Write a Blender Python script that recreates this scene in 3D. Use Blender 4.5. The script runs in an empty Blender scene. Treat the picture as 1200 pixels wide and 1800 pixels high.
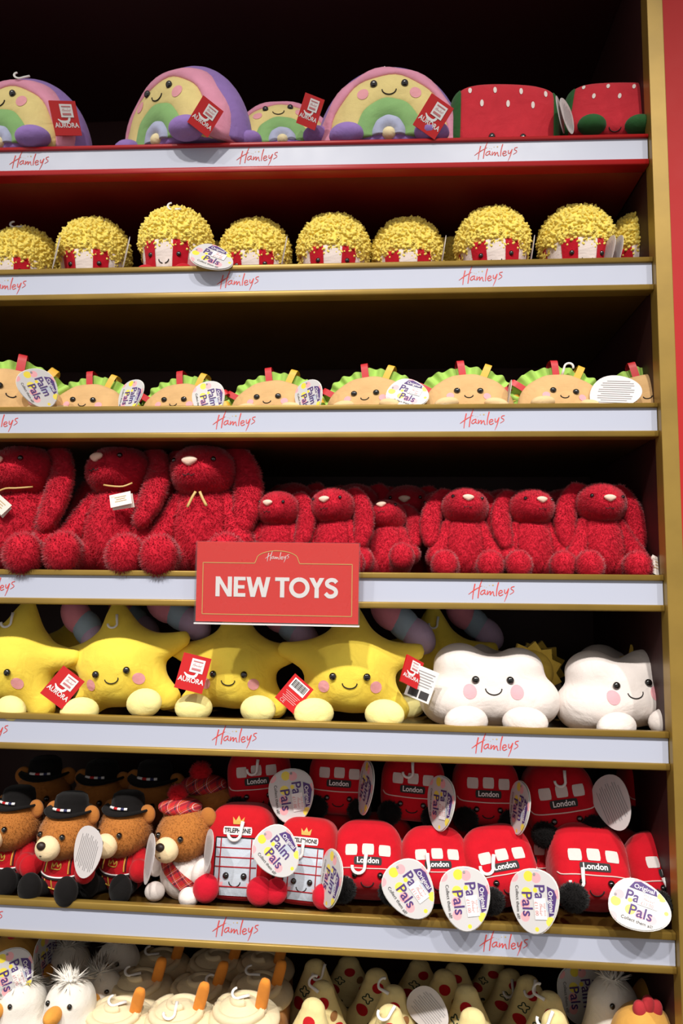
import bpy, math, random
import numpy as np
from mathutils import Matrix, Vector, Euler
from mathutils.bvhtree import BVHTree

random.seed(7)
rng = np.random.default_rng(7)
S = bpy.context.scene
COL = S.collection

# ------------------------------------------------------------------ camera
ZC = 1.5                      # eye height above the shop floor
F_PX = 1300.0                 # focal length in pixels of the 1200x1800 frame
YAW, PIT, ROL = map(math.radians, (-4.154, 6.328, 0.784))
CAM = np.array([0.0, -1.1978, ZC])
_fw = np.array([math.sin(YAW) * math.cos(PIT), math.cos(YAW) * math.cos(PIT), math.sin(PIT)])
_rt = np.array([math.cos(YAW), -math.sin(YAW), 0.0])
_up = np.cross(_rt, _fw)
_r2 = math.cos(ROL) * _rt + math.sin(ROL) * _up
_u2 = -math.sin(ROL) * _rt + math.cos(ROL) * _up
cam_d = bpy.data.cameras.new('camera')
cam_d.sensor_fit = 'VERTICAL'
cam_d.sensor_height = 36.0
cam_d.lens = 36.0 * F_PX / 1800.0
cam_d.clip_start = 0.05
cam = bpy.data.objects.new('camera', cam_d)
COL.objects.link(cam)
cam.matrix_world = Matrix(((_r2[0], _u2[0], -_fw[0], CAM[0]), (_r2[1], _u2[1], -_fw[1], CAM[1]),
                           (_r2[2], _u2[2], -_fw[2], CAM[2]), (0, 0, 0, 1)))
cam_d.dof.use_dof = True
cam_d.dof.focus_distance = 1.22
cam_d.dof.aperture_fstop = 4.0
S.camera = cam

# ------------------------------------------------------------------ view, world, shop lights
S.view_settings.view_transform = 'Standard'
S.view_settings.look = 'None'
S.view_settings.gamma = 1.0
S.view_settings.use_curve_mapping = False
S.view_settings.exposure = 0.08
W = bpy.data.worlds.new('shop_air')
S.world = W
W.use_nodes = True
W.node_tree.nodes['Background'].inputs[0].default_value = (1.0, 0.95, 0.9, 1)
W.node_tree.nodes['Background'].inputs[1].default_value = 0.42

SPOTS = [(-1.9, -2.5, 4.3, 270), (-0.55, -2.6, 4.3, 330), (0.6, -2.6, 4.3, 330), (1.9, -2.3, 4.3, 270)]
for i, (x, y, z, e) in enumerate(SPOTS):
    ld = bpy.data.lights.new('ceiling_spot', 'SPOT')
    ld.energy = e
    ld.color = (1.0, 0.95, 0.89)
    ld.shadow_soft_size = 0.05
    ld.spot_size = math.radians(45)
    ld.spot_blend = 1.0
    lo = bpy.data.objects.new('ceiling_spot', ld)
    lo.location = (x, y, z)
    d = Vector((x * 0.45, 0.05, 0.8)) - Vector((x, y, z))
    lo.rotation_euler = d.to_track_quat('-Z', 'Y').to_euler()
    COL.objects.link(lo)


def at(px, py, Y):
    d = _fw + _r2 * ((px - 600) / F_PX) - _u2 * ((py - 900) / F_PX)
    t = (Y - CAM[1]) / d[1]
    return CAM + d * t


def proj(p):
    d = np.asarray(p) - CAM
    z = d @ _fw
    return 600 + F_PX * (d @ _r2) / z, 900 - F_PX * (d @ _u2) / z


# ------------------------------------------------------------------ materials
def lin(c):
    return tuple(((v / 255) / 12.92 if v / 255 <= 0.04045 else (((v / 255) + 0.055) / 1.055) ** 2.4) for v in c)


MATS = {}


def nt(name):
    m = bpy.data.materials.new(name)
    m.use_nodes = True
    n = m.node_tree
    return m, n, n.nodes['Principled BSDF']


def plush(name, rgb, sheen=0.35, var=0.12, bump=0.35, scale=900, blotch=45, wrinkle=0.3, wscale=32):
    if name in MATS:
        return MATS[name]
    m, n, b = nt(name)
    c = lin(rgb)
    tc = n.nodes.new('ShaderNodeTexCoord')
    n1 = n.nodes.new('ShaderNodeTexNoise')
    n1.inputs['Scale'].default_value = blotch
    n1.inputs['Detail'].default_value = 5
    n.links.new(tc.outputs['Object'], n1.inputs['Vector'])
    mx = n.nodes.new('ShaderNodeMix')
    mx.data_type = 'RGBA'
    mx.inputs[6].default_value = tuple(v * (1 - var) for v in c) + (1,)
    mx.inputs[7].default_value = tuple(min(1, v * (1 + var)) for v in c) + (1,)
    n.links.new(n1.outputs['Fac'], mx.inputs[0])
    n.links.new(mx.outputs[2], b.inputs['Base Color'])
    n2 = n.nodes.new('ShaderNodeTexNoise')
    n2.inputs['Scale'].default_value = scale
    n2.inputs['Detail'].default_value = 3
    n.links.new(tc.outputs['Object'], n2.inputs['Vector'])
    bp = n.nodes.new('ShaderNodeBump')
    bp.inputs['Strength'].default_value = bump
    bp.inputs['Distance'].default_value = 0.0012
    n.links.new(n2.outputs['Fac'], bp.inputs['Height'])
    n3 = n.nodes.new('ShaderNodeTexNoise')
    n3.inputs['Scale'].default_value = wscale
    n3.inputs['Detail'].default_value = 2.5
    n3.inputs['Distortion'].default_value = 0.6
    n.links.new(tc.outputs['Object'], n3.inputs['Vector'])
    b2 = n.nodes.new('ShaderNodeBump')
    b2.inputs['Strength'].default_value = wrinkle
    b2.inputs['Distance'].default_value = 0.012
    n.links.new(n3.outputs['Fac'], b2.inputs['Height'])
    n.links.new(b2.outputs['Normal'], bp.inputs['Normal'])
    n.links.new(bp.outputs['Normal'], b.inputs['Normal'])
    b.inputs['Roughness'].default_value = 0.92
    b.inputs['Specular IOR Level'].default_value = 0.15
    b.inputs['Sheen Weight'].default_value = sheen
    b.inputs['Sheen Roughness'].default_value = 0.45
    b.inputs['Sheen Tint'].default_value = tuple(min(1, v * 0.6 + 0.35) for v in c) + (1,)
    MATS[name] = m
    return m


def flat(name, rgb, rough=0.5, metal=0.0, spec=0.5, coat=0.0):
    if name in MATS:
        return MATS[name]
    m, n, b = nt(name)
    tc = n.nodes.new('ShaderNodeTexCoord')
    n1 = n.nodes.new('ShaderNodeTexNoise')
    n1.inputs['Scale'].default_value = 25
    n1.inputs['Detail'].default_value = 4
    n.links.new(tc.outputs['Object'], n1.inputs['Vector'])
    mp = n.nodes.new('ShaderNodeMapRange')
    mp.inputs[3].default_value = max(0, rough - 0.05)
    mp.inputs[4].default_value = min(1, rough + 0.05)
    n.links.new(n1.outputs['Fac'], mp.inputs[0])
    n.links.new(mp.outputs[0], b.inputs['Roughness'])
    b.inputs['Base Color'].default_value = lin(rgb) + (1,)
    b.inputs['Metallic'].default_value = metal
    b.inputs['Specular IOR Level'].default_value = spec
    b.inputs['Coat Weight'].default_value = coat
    MATS[name] = m
    return m


def worn_gold(name='worn_gold', rgb=(160, 130, 60)):
    if name in MATS:
        return MATS[name]
    m, n, b = nt(name)
    tc = n.nodes.new('ShaderNodeTexCoord')
    n1 = n.nodes.new('ShaderNodeTexNoise')
    n1.inputs['Scale'].default_value = 14
    n1.inputs['Detail'].default_value = 6
    n.links.new(tc.outputs['Object'], n1.inputs['Vector'])
    r = n.nodes.new('ShaderNodeValToRGB')
    r.color_ramp.elements[0].position = 0.3
    r.color_ramp.elements[0].color = tuple(v * 0.86 for v in lin(rgb)) + (1,)
    r.color_ramp.elements[1].position = 0.7
    r.color_ramp.elements[1].color = tuple(v * 1.08 for v in lin(rgb)) + (1,)
    n.links.new(n1.outputs['Fac'], r.inputs[0])
    n.links.new(r.outputs[0], b.inputs['Base Color'])
    b.inputs['Metallic'].default_value = 0.35
    b.inputs['Roughness'].default_value = 0.38
    MATS[name] = m
    return m


def tartan():
    if 'tartan' in MATS:
        return MATS['tartan']
    m, n, b = nt('tartan')
    tc = n.nodes.new('ShaderNodeTexCoord')
    sx = n.nodes.new('ShaderNodeSeparateXYZ')
    mp = n.nodes.new('ShaderNodeMapping')
    mp.inputs['Rotation'].default_value = (0, 0.6, 0)
    n.links.new(tc.outputs['Object'], mp.inputs[0])
    n.links.new(mp.outputs[0], sx.inputs[0])
    cur = None
    for ax in (0, 2):
        w = n.nodes.new('ShaderNodeMath')
        w.operation = 'MULTIPLY'
        w.inputs[1].default_value = 75
        n.links.new(sx.outputs[ax], w.inputs[0])
        fr = n.nodes.new('ShaderNodeMath')
        fr.operation = 'FRACT'
        n.links.new(w.outputs[0], fr.inputs[0])
        r = n.nodes.new('ShaderNodeValToRGB')
        r.color_ramp.interpolation = 'CONSTANT'
        e = r.color_ramp.elements
        red, nav, wh, ye = lin((190, 30, 38)) + (1,), lin((30, 34, 60)) + (1,), lin((225, 220, 210)) + (1,), lin((210, 180, 70)) + (1,)
        e[0].position, e[0].color = 0, red
        e[1].position, e[1].color = 0.4, nav
        for p, c in ((0.56, red), (0.68, wh), (0.73, red), (0.86, ye), (0.89, red)):
            k = e.new(p)
            k.color = c
        n.links.new(fr.outputs[0], r.inputs[0])
        if cur is None:
            cur = r.outputs[0]
        else:
            mx = n.nodes.new('ShaderNodeMix')
            mx.data_type = 'RGBA'
            mx.inputs[0].default_value = 0.5
            n.links.new(cur, mx.inputs[6])
            n.links.new(r.outputs[0], mx.inputs[7])
            cur = mx.outputs[2]
    n.links.new(cur, b.inputs['Base Color'])
    b.inputs['Roughness'].default_value = 0.85
    MATS['tartan'] = m
    return m


def dots_paper():
    if 'dotted_card' in MATS:
        return MATS['dotted_card']
    m, n, b = nt('dotted_card')
    tc = n.nodes.new('ShaderNodeTexCoord')
    v = n.nodes.new('ShaderNodeTexVoronoi')
    v.inputs['Scale'].default_value = 62
    v.inputs['Randomness'].default_value = 0.55
    n.links.new(tc.outputs['Object'], v.inputs['Vector'])
    sp = n.nodes.new('ShaderNodeSeparateColor')
    n.links.new(v.outputs['Color'], sp.inputs[0])
    r = n.nodes.new('ShaderNodeValToRGB')
    r.color_ramp.interpolation = 'CONSTANT'
    e = r.color_ramp.elements
    e[0].position, e[0].color = 0, lin((238, 216, 70)) + (1,)
    e[1].position, e[1].color = 0.3, lin((240, 172, 178)) + (1,)
    for p, c in ((0.52, (186, 194, 208)), (0.72, (240, 222, 90)), (0.88, (236, 180, 190))):
        k = e.new(p)
        k.color = lin(c) + (1,)
    n.links.new(sp.outputs[0], r.inputs[0])
    lt = n.nodes.new('ShaderNodeMath')
    lt.operation = 'LESS_THAN'
    lt.inputs[1].default_value = 0.42
    n.links.new(v.outputs['Distance'], lt.inputs[0])
    mx = n.nodes.new('ShaderNodeMix')
    mx.data_type = 'RGBA'
    mx.inputs[6].default_value = lin((206, 204, 204)) + (1,)
    n.links.new(lt.outputs[0], mx.inputs[0])
    n.links.new(r.outputs[0], mx.inputs[7])
    n.links.new(mx.outputs[2], b.inputs['Base Color'])
    b.inputs['Roughness'].default_value = 0.35
    MATS['dotted_card'] = m
    return m


def clear_plastic():
    if 'clear_acrylic' in MATS:
        return MATS['clear_acrylic']
    m, n, b = nt('clear_acrylic')
    tr = n.nodes.new('ShaderNodeBsdfTransparent')
    tr.inputs[0].default_value = (0.97, 0.97, 0.97, 1)
    gl = n.nodes.new('ShaderNodeBsdfGlossy')
    gl.inputs['Roughness'].default_value = 0.06
    mx = n.nodes.new('ShaderNodeMixShader')
    mx.inputs[0].default_value = 0.06
    n.links.new(tr.outputs[0], mx.inputs[1])
    n.links.new(gl.outputs[0], mx.inputs[2])
    n.links.new(mx.outputs[0], n.nodes['Material Output'].inputs['Surface'])
    MATS['clear_acrylic'] = m
    return m


# ------------------------------------------------------------------ mesh tools: every shape is (V, F) with V an Nx3 array
def cat(*ms):
    V, Fc, o = [], [], 0
    for v, f in ms:
        V.append(np.asarray(v, float))
        Fc += [tuple(i + o for i in q) for q in f]
        o += len(v)
    return np.concatenate(V), Fc


def xf(m, s=(1, 1, 1), r=(0, 0, 0), t=(0, 0, 0)):
    V, Fc = m
    R = np.array(Euler([math.radians(a) for a in r]).to_matrix())
    return (np.asarray(V) * np.array(s)) @ R.T + np.array(t), Fc


def build(name, m, mat, smooth=True, normals=None, angle=None):
    V, Fc = m
    me = bpy.data.meshes.new(name)
    me.from_pydata(np.asarray(V).tolist(), [], Fc)
    if mat is not None:
        me.materials.append(mat)
    if smooth:
        me.polygons.foreach_set('use_smooth', [True] * len(me.polygons))
    if normals is not None:
        me.normals_split_custom_set_from_vertices(np.asarray(normals).tolist())
    me.update()
    return me


def ball(c=(0, 0, 0), r=(1, 1, 1), rot=(0, 0, 0), seg=20, rings=12):
    if not hasattr(r, '__len__'):
        r = (r, r, r)
    V = [(0, 0, 1)]
    for i in range(1, rings):
        p = math.pi * i / rings
        for j in range(seg):
            a = 2 * math.pi * j / seg
            V.append((math.sin(p) * math.cos(a), math.sin(p) * math.sin(a), math.cos(p)))
    V.append((0, 0, -1))
    Fc = []
    for j in range(seg):
        Fc.append((0, 1 + j, 1 + (j + 1) % seg))
        for i in range(rings - 2):
            a, b = 1 + i * seg, 1 + (i + 1) * seg
            Fc.append((a + j, b + j, b + (j + 1) % seg, a + (j + 1) % seg))
        a = 1 + (rings - 2) * seg
        Fc.append((a + (j + 1) % seg, a + j, len(V) - 1))
    return xf((np.array(V), Fc), r, rot, c)


def box(lo, hi):
    V = [(x, y, z) for z in (lo[2], hi[2]) for y in (lo[1], hi[1]) for x in (lo[0], hi[0])]
    return np.array(V, float), [(0, 2, 3, 1), (4, 5, 7, 6), (0, 1, 5, 4), (2, 6, 7, 3), (0, 4, 6, 2), (1, 3, 7, 5)]


def bevel_prism(prof, x0, x1):
    """closed (y,z) profile extruded along x"""
    n = len(prof)
    V = [(x0, y, z) for y, z in prof] + [(x1, y, z) for y, z in prof]
    Fc = [(i, (i + 1) % n, n + (i + 1) % n, n + i) for i in range(n)] + [tuple(range(n))[::-1], tuple(range(n, 2 * n))]
    return np.array(V, float), Fc


def tube(P, r, seg=8, flat_y=1.0):
    P = np.asarray(P, float)
    n = len(P)
    r = np.full(n, r) if np.isscalar(r) else np.asarray(r, float)
    T = np.gradient(P, axis=0)
    T /= np.linalg.norm(T, axis=1)[:, None] + 1e-12
    up = np.array([0, 1, 0.0])
    V = []
    for i in range(n):
        a = np.cross(T[i], up)
        if np.linalg.norm(a) < 1e-3:
            a = np.cross(T[i], [1, 0, 0])
        a /= np.linalg.norm(a)
        b = np.cross(a, T[i])
        for k in range(seg):
            t = 2 * math.pi * k / seg
            V.append(P[i] + r[i] * (a * math.cos(t) + b * math.sin(t) * flat_y))
    V += [P[0], P[-1]]
    Fc = []
    for i in range(n - 1):
        for k in range(seg):
            k2 = (k + 1) % seg
            Fc.append((i * seg + k, (i + 1) * seg + k, (i + 1) * seg + k2, i * seg + k2))
    for k in range(seg):
        k2 = (k + 1) % seg
        Fc.append((n * seg, k, k2))
        Fc.append((n * seg + 1, (n - 1) * seg + k2, (n - 1) * seg + k))
    return np.array(V), Fc


def spline(P, n=24):
    """Catmull-Rom through the points"""
    P = np.asarray(P, float)
    Q = np.vstack([2 * P[0] - P[1], P, 2 * P[-1] - P[-2]])
    out = []
    m = len(P) - 1
    for s in np.linspace(0, m, n):
        i = min(int(s), m - 1)
        t = s - i
        a, b, c, d = Q[i:i + 4]
        out.append(0.5 * (2 * b + (c - a) * t + (2 * a - 5 * b + 4 * c - d) * t * t + (3 * b - a - 3 * c + d) * t ** 3))
    return np.array(out)


def sdf(fn, lo, hi, n=30):
    lo, hi = np.array(lo, float), np.array(hi, float)
    h = (hi - lo).max() / n
    dims = [max(6, int(math.ceil((hi[k] - lo[k]) / h)) + 1) for k in range(3)]
    ax = [lo[k] + h * np.arange(dims[k]) for k in range(3)]
    X, Y, Z = np.meshgrid(*ax, indexing='ij')
    D = fn(X, Y, Z)
    I = D < 0
    C = [(a, b, c) for a in (0, 1) for b in (0, 1) for c in (0, 1)]

    def sl(A, o):
        return A[o[0]:A.shape[0] - 1 + o[0], o[1]:A.shape[1] - 1 + o[1], o[2]:A.shape[2] - 1 + o[2]]
    cs = tuple(d - 1 for d in dims)
    acc = np.zeros(cs + (3,))
    cnt = np.zeros(cs)
    for a in C:
        for k in range(3):
            if a[k] == 0:
                b = list(a)
                b[k] = 1
                da, db = sl(D, a), sl(D, b)
                mk = (da < 0) != (db < 0)
                t = np.where(mk, da / np.where(mk, da - db, 1), 0)
                for q in range(3):
                    acc[..., q] += np.where(mk, a[q] + (t if q == k else 0), 0)
                cnt += mk
    has = cnt > 0
    idx = -np.ones(cs, int)
    idx[has] = np.arange(has.sum())
    ijk = np.argwhere(has)
    V = lo + h * (ijk + acc[has] / cnt[has][:, None])
    for _ in range(3):
        e = h * 0.05
        d0 = fn(V[:, 0], V[:, 1], V[:, 2])
        g = np.stack([fn(V[:, 0] + e * (k == 0), V[:, 1] + e * (k == 1), V[:, 2] + e * (k == 2)) - d0 for k in range(3)], 1) / e
        st = d0 / np.maximum((g * g).sum(1), 1e-3)
        V = V - g * np.clip(st, -h, h)[:, None]
    Fc = []
    for k in range(3):
        u, w = (k + 1) % 3, (k + 2) % 3
        s0 = [slice(None)] * 3
        s1 = [slice(None)] * 3
        s0[k], s1[k] = slice(0, -1), slice(1, None)
        A, B = I[tuple(s0)], I[tuple(s1)]
        for e in np.argwhere(A != B):
            if e[u] < 1 or e[w] < 1 or e[u] > cs[u] - 1 or e[w] > cs[w] - 1:
                continue
            q = []
            for du, dw in ((-1, -1), (0, -1), (0, 0), (-1, 0)):
                c = e.copy()
                c[u] += du
                c[w] += dw
                q.append(int(idx[tuple(c)]))
            if min(q) < 0:
                continue
            Fc.append(tuple(q) if A[tuple(e)] else tuple(q[::-1]))
    return V, Fc


def E_(x, y, z, c, r):
    p = ((x - c[0]) / r[0], (y - c[1]) / r[1], (z - c[2]) / r[2])
    k0 = np.sqrt(p[0] ** 2 + p[1] ** 2 + p[2] ** 2) + 1e-9
    k1 = np.sqrt((p[0] / r[0]) ** 2 + (p[1] / r[1]) ** 2 + (p[2] / r[2]) ** 2) + 1e-9
    return k0 * (k0 - 1) / k1


def CAP(x, y, z, a, b, ra, rb, fy=1.0):
    a, b = np.array(a, float), np.array(b, float)
    d = b - a
    t = np.clip(((x - a[0]) * d[0] + (y - a[1]) * d[1] + (z - a[2]) * d[2]) / (d @ d), 0, 1)
    q = np.sqrt((x - a[0] - t * d[0]) ** 2 + ((y - a[1] - t * d[1]) / fy) ** 2 + (z - a[2] - t * d[2]) ** 2)
    return q - (ra + (rb - ra) * t)


def SUP(x, y, z, c, r, p=4.0):
    q = (np.abs((x - c[0]) / r[0]) ** p + np.abs((y - c[1]) / r[1]) ** p + np.abs((z - c[2]) / r[2]) ** p + 1e-12) ** (1 / p)
    return (q - 1) * min(r)


def smin(a, b, k):
    h = np.clip(0.5 + 0.5 * (b - a) / k, 0, 1)
    return b + (a - b) * h - k * h * (1 - h)


def vnormals(V, Fc):
    N = np.zeros_like(V)
    for f in Fc:
        p = V[list(f[:3])]
        q = np.cross(p[1] - p[0], p[2] - p[0])
        for i in f:
            N[i] += q
    return N / (np.linalg.norm(N, axis=1)[:, None] + 1e-12)


def furry(m, n, length, width, jit=0.5, lean=(0, 0, -0.4), seed=1, mask=None, nmix=0.88, curl=0.0):
    """pile: n slim three-sided tufts grown from the surface; returns (V,F),normals"""
    V, Fc = np.asarray(m[0], float), m[1]
    N = vnormals(V, Fc)
    T = []
    for f in Fc:
        for k in range(1, len(f) - 1):
            T.append((f[0], f[k], f[k + 1]))
    T = np.array(T)
    g = np.random.default_rng(seed)
    A = np.linalg.norm(np.cross(V[T[:, 1]] - V[T[:, 0]], V[T[:, 2]] - V[T[:, 0]]), axis=1)
    ti = g.choice(len(T), n, p=A / A.sum())
    u, v = g.random(n), g.random(n)
    fl = u + v > 1
    u[fl], v[fl] = 1 - u[fl], 1 - v[fl]
    w = 1 - u - v
    P = V[T[ti, 0]] * w[:, None] + V[T[ti, 1]] * u[:, None] + V[T[ti, 2]] * v[:, None]
    Nn = N[T[ti, 0]] * w[:, None] + N[T[ti, 1]] * u[:, None] + N[T[ti, 2]] * v[:, None]
    Nn /= np.linalg.norm(Nn, axis=1)[:, None] + 1e-12
    if mask is not None:
        k = mask(P)
        P, Nn = P[k], Nn[k]
        n = len(P)
    d = Nn + jit * g.normal(size=(n, 3)) + np.array(lean)
    d /= np.linalg.norm(d, axis=1)[:, None]
    d += 0.25 * Nn
    L = length * (0.6 + 0.8 * g.random(n))
    ta = np.cross(Nn, g.normal(size=(n, 3)))
    ta /= np.linalg.norm(ta, axis=1)[:, None] + 1e-12
    tb = np.cross(Nn, ta)
    bV, bN = [], []
    for k in range(3):
        a = 2 * math.pi * k / 3
        o = ta * math.cos(a) + tb * math.sin(a)
        bV.append(P - Nn * width * 0.3 + o * width)
        q = nmix * Nn + (1 - nmix) * o
        bN.append(q / np.linalg.norm(q, axis=1)[:, None])
    tip = P + d * L[:, None]
    q = nmix * Nn + (1 - nmix) * d
    tN = q / np.linalg.norm(q, axis=1)[:, None]
    o = len(V)
    allV = np.concatenate([V] + bV + [tip])
    allN = np.concatenate([N] + bN + [tN])
    ar = np.arange(n)
    F2 = []
    for k in range(3):
        F2 += list(zip((o + k * n + ar).tolist(), (o + ((k + 1) % 3) * n + ar).tolist(), (o + 3 * n + ar).tolist()))
    return (allV, list(Fc) + F2), allN


def furmesh(name, m, mat, *a, **k):
    mm, N = furry(m, *a, **k)
    return build(name, mm, mat, normals=N)


def curly(m, n, seed=1):
    """fleece: short curls, small stretched lumps sitting on the surface"""
    (V, Fc), N = furry(m, n, 0.001, 0.0005, 0.0, (0, 0, 0), seed)
    o = len(m[0])
    P = V[o:o + n] * 0.34 + V[o + n:o + 2 * n] * 0.33 + V[o + 2 * n:o + 3 * n] * 0.33
    Nn = N[:o + n][o:]
    B, BF = ball(seg=6, rings=4)
    g = np.random.default_rng(seed)
    out, F2 = [np.asarray(m[0])], list(m[1])
    k0 = o
    for p, nn in zip(P, Nn):
        d = nn * 0.55 + g.normal(size=3) * 0.6
        d /= np.linalg.norm(d)
        a = np.cross(d, g.normal(size=3))
        a /= np.linalg.norm(a)
        b = np.cross(d, a)
        L, w = 0.0062 * (0.7 + 0.6 * g.random()), 0.0029 * (0.8 + 0.5 * g.random())
        out.append(p + nn * 0.0012 + (B[:, 0:1] * a + B[:, 1:2] * b) * w + B[:, 2:3] * d * L)
        F2 += [tuple(i + k0 for i in f) for f in BF]
        k0 += len(B)
    return np.concatenate(out), F2


# flat decals in the XZ plane, facing -Y
def disc(cx, cz, rx, rz=None, n=18, rings=3, rot=0):
    rz = rz or rx
    V = [(cx, 0, cz)]
    c, s = math.cos(math.radians(rot)), math.sin(math.radians(rot))
    for i in range(1, rings + 1):
        for j in range(n):
            a = 2 * math.pi * j / n
            x, z = rx * i / rings * math.cos(a), rz * i / rings * math.sin(a)
            V.append((cx + c * x - s * z, 0, cz + s * x + c * z))
    Fc = [(0, 1 + j, 1 + (j + 1) % n) for j in range(n)]
    for i in range(rings - 1):
        a, b = 1 + i * n, 1 + (i + 1) * n
        Fc += [(a + j, b + j, b + (j + 1) % n, a + (j + 1) % n) for j in range(n)]
    return np.array(V, float), Fc


def rect(cx, cz, w, h, nx=5, nz=5, rot=0, r=0.0):
    V = []
    c, s = math.cos(math.radians(rot)), math.sin(math.radians(rot))
    for i in range(nz):
        for j in range(nx):
            x, z = (j / (nx - 1) - 0.5) * w, (i / (nz - 1) - 0.5) * h
            if r and i in (0, nz - 1) and j in (0, nx - 1):
                x -= math.copysign(r, x)
                z -= math.copysign(r * 0.35, z)
            V.append((cx + c * x - s * z, 0, cz + s * x + c * z))
    Fc = [(i * nx + j, i * nx + j + 1, (i + 1) * nx + j + 1, (i + 1) * nx + j) for i in range(nz - 1) for j in range(nx - 1)]
    return np.array(V, float), Fc


def poly(P):
    return np.array([(x, 0, z) for x, z in P], float), [tuple(range(len(P)))]


def stroke(P, w, n=None):
    """flat ribbon along 2-D points, tapered widths allowed"""
    P = np.asarray(P, float)
    if n:
        P = spline(P, n)
    T = np.gradient(P, axis=0)
    T /= np.linalg.norm(T, axis=1)[:, None] + 1e-12
    w = np.full(len(P), w) if np.isscalar(w) else np.interp(np.linspace(0, 1, len(P)), np.linspace(0, 1, len(w)), w)
    Nn = np.stack([-T[:, 1], T[:, 0]], 1) * w[:, None] / 2
    A, B = P + Nn, P - Nn
    V = [(x, 0, z) for x, z in A] + [(x, 0, z) for x, z in B]
    m = len(P)
    return np.array(V, float), [(m + i, m + i + 1, i + 1, i) for i in range(m - 1)]


def text(s, size, bold=0.0, cx=0, cz=0, rot=0, sx=1.0):
    cu = bpy.data.curves.new('lettering', 'FONT')
    cu.body = s
    cu.align_x = 'CENTER'
    cu.align_y = 'CENTER'
    cu.size = 1.0
    cu.offset = bold
    cu.resolution_u = 3
    o = bpy.data.objects.new('lettering', cu)
    COL.objects.link(o)
    dg = bpy.context.evaluated_depsgraph_get()
    me = bpy.data.meshes.new_from_object(o.evaluated_get(dg))
    V = np.array([v.co[:] for v in me.vertices])
    Fc = [tuple(p.vertices) for p in me.polygons]
    bpy.data.objects.remove(o)
    bpy.data.curves.remove(cu)
    bpy.data.meshes.remove(me)
    a = math.radians(rot)
    x, z = V[:, 0] * size * sx, V[:, 1] * size
    return np.stack([cx + math.cos(a) * x - math.sin(a) * z, 0 * x, cz + math.sin(a) * x + math.cos(a) * z], 1), Fc


def bvh(m):
    return BVHTree.FromPolygons(np.asarray(m[0]).tolist(), [list(f) for f in m[1]])


def drape(m, tree, off=0.0006):
    V = np.array(m[0], float)
    for i, (x, y, z) in enumerate(V):
        h = tree.ray_cast(Vector((x, -1, z)), Vector((0, 1, 0)))
        p = h[0] if h[0] is not None else tree.find_nearest(Vector((x, -0.05, z)))[0]
        V[i] = (x, p.y - off, z)
    return V, m[1]


def surf(tree, x, z):
    h = tree.ray_cast(Vector((x, -1, z)), Vector((0, 1, 0)))
    p = h[0] if h[0] is not None else tree.find_nearest(Vector((x, -0.05, z)))[0]
    return np.array(p)


# ------------------------------------------------------------------ objects
def tagprops(o, label, cat_, group=None, kind=None):
    if label:
        o['label'] = label
    if cat_:
        o['category'] = cat_
    if group:
        o['group'] = group
    if kind:
        o['kind'] = kind


def link(name, me, parent=None, loc=(0, 0, 0)):
    o = bpy.data.objects.new(name, me)
    COL.objects.link(o)
    o.location = loc
    if parent is not None:
        o.parent = parent
    return o


class Proto:
    def __init__(s, H):
        s.parts, s.H, s.tree = [], H, None

    def add(s, name, me, parent=None, label=None):
        s.parts.append((name, me, parent, label))
        return len(s.parts) - 1


class Toy:
    pass


def solve_x(px, Y, z):
    lo, hi = -2.0, 2.0
    for _ in range(45):
        m = (lo + hi) / 2
        if proj((m, Y, z))[0] < px:
            lo = m
        else:
            hi = m
    return m


def put(P, name, label, cat_, px, Y, z, s=1.0, rz=0, rx=0, ry=0, group=None, head=None, skip=(), squash=(1, 1, 1)):
    X = solve_x(px, Y, z + 0.45 * P.H * s)
    M = Matrix.LocRotScale(Vector((X, Y, z)), Euler((math.radians(rx), math.radians(ry), math.radians(rz))),
                           Vector((s * squash[0], s * squash[1], s * squash[2])))
    e = bpy.data.objects.new(name, None)
    e.empty_display_size = 0.02
    COL.objects.link(e)
    e.matrix_world = M
    tagprops(e, label, cat_, group)
    objs = []
    for i, (n, me, par, lb) in enumerate(P.parts):
        if n in skip or (par is not None and objs[par] is None):
            objs.append(None)
            continue
        o = bpy.data.objects.new(n, me)
        COL.objects.link(o)
        o.parent = e if par is None else objs[par]
        if lb:
            o['label'] = lb
        if head is not None and n == 'head':
            piv, r = head
            o.matrix_local = Matrix.Translation(piv) @ Euler([math.radians(a) for a in r]).to_matrix().to_4x4() @ Matrix.Translation([-a for a in piv])
        objs.append(o)
    t = Toy()
    t.e, t.M, t.P, t.objs = e, M, P, objs
    return t


def on_toy(t, px, py, Y=None, off=0.004):
    """point on the toy's skin under a sight line, else at depth Y"""
    d = at(px, py, 1.0) - CAM
    d /= np.linalg.norm(d)
    Mi = t.M.inverted()
    o, dd = Mi @ Vector(CAM), (Mi.to_3x3() @ Vector(d)).normalized()
    h = t.P.tree.ray_cast(o, dd) if t.P.tree else (None,)
    if h[0] is not None:
        p = np.array(t.M @ h[0])
        return p - d * off, np.array((t.M.to_3x3().inverted().transposed() @ h[1]).normalized())
    if Y is None and t.P.tree:
        h = t.P.tree.find_nearest(Mi @ Vector(at(px, py, t.M.translation.y - 0.02)))
        return np.array(t.M @ h[0]), np.array((t.M.to_3x3().inverted().transposed() @ h[1]).normalized())
    return at(px, py, Y if Y is not None else 0.02), np.array([0, -1, 0])


def hang(t, name, me, W, subs=(), label=None):
    o = bpy.data.objects.new(name, me)
    COL.objects.link(o)
    o.parent = t.e
    o.matrix_local = t.M.inverted() @ W
    if label:
        o['label'] = label
    for n, m2 in subs:
        k = bpy.data.objects.new(n, m2)
        COL.objects.link(k)
        k.parent = o
    return o


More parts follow.
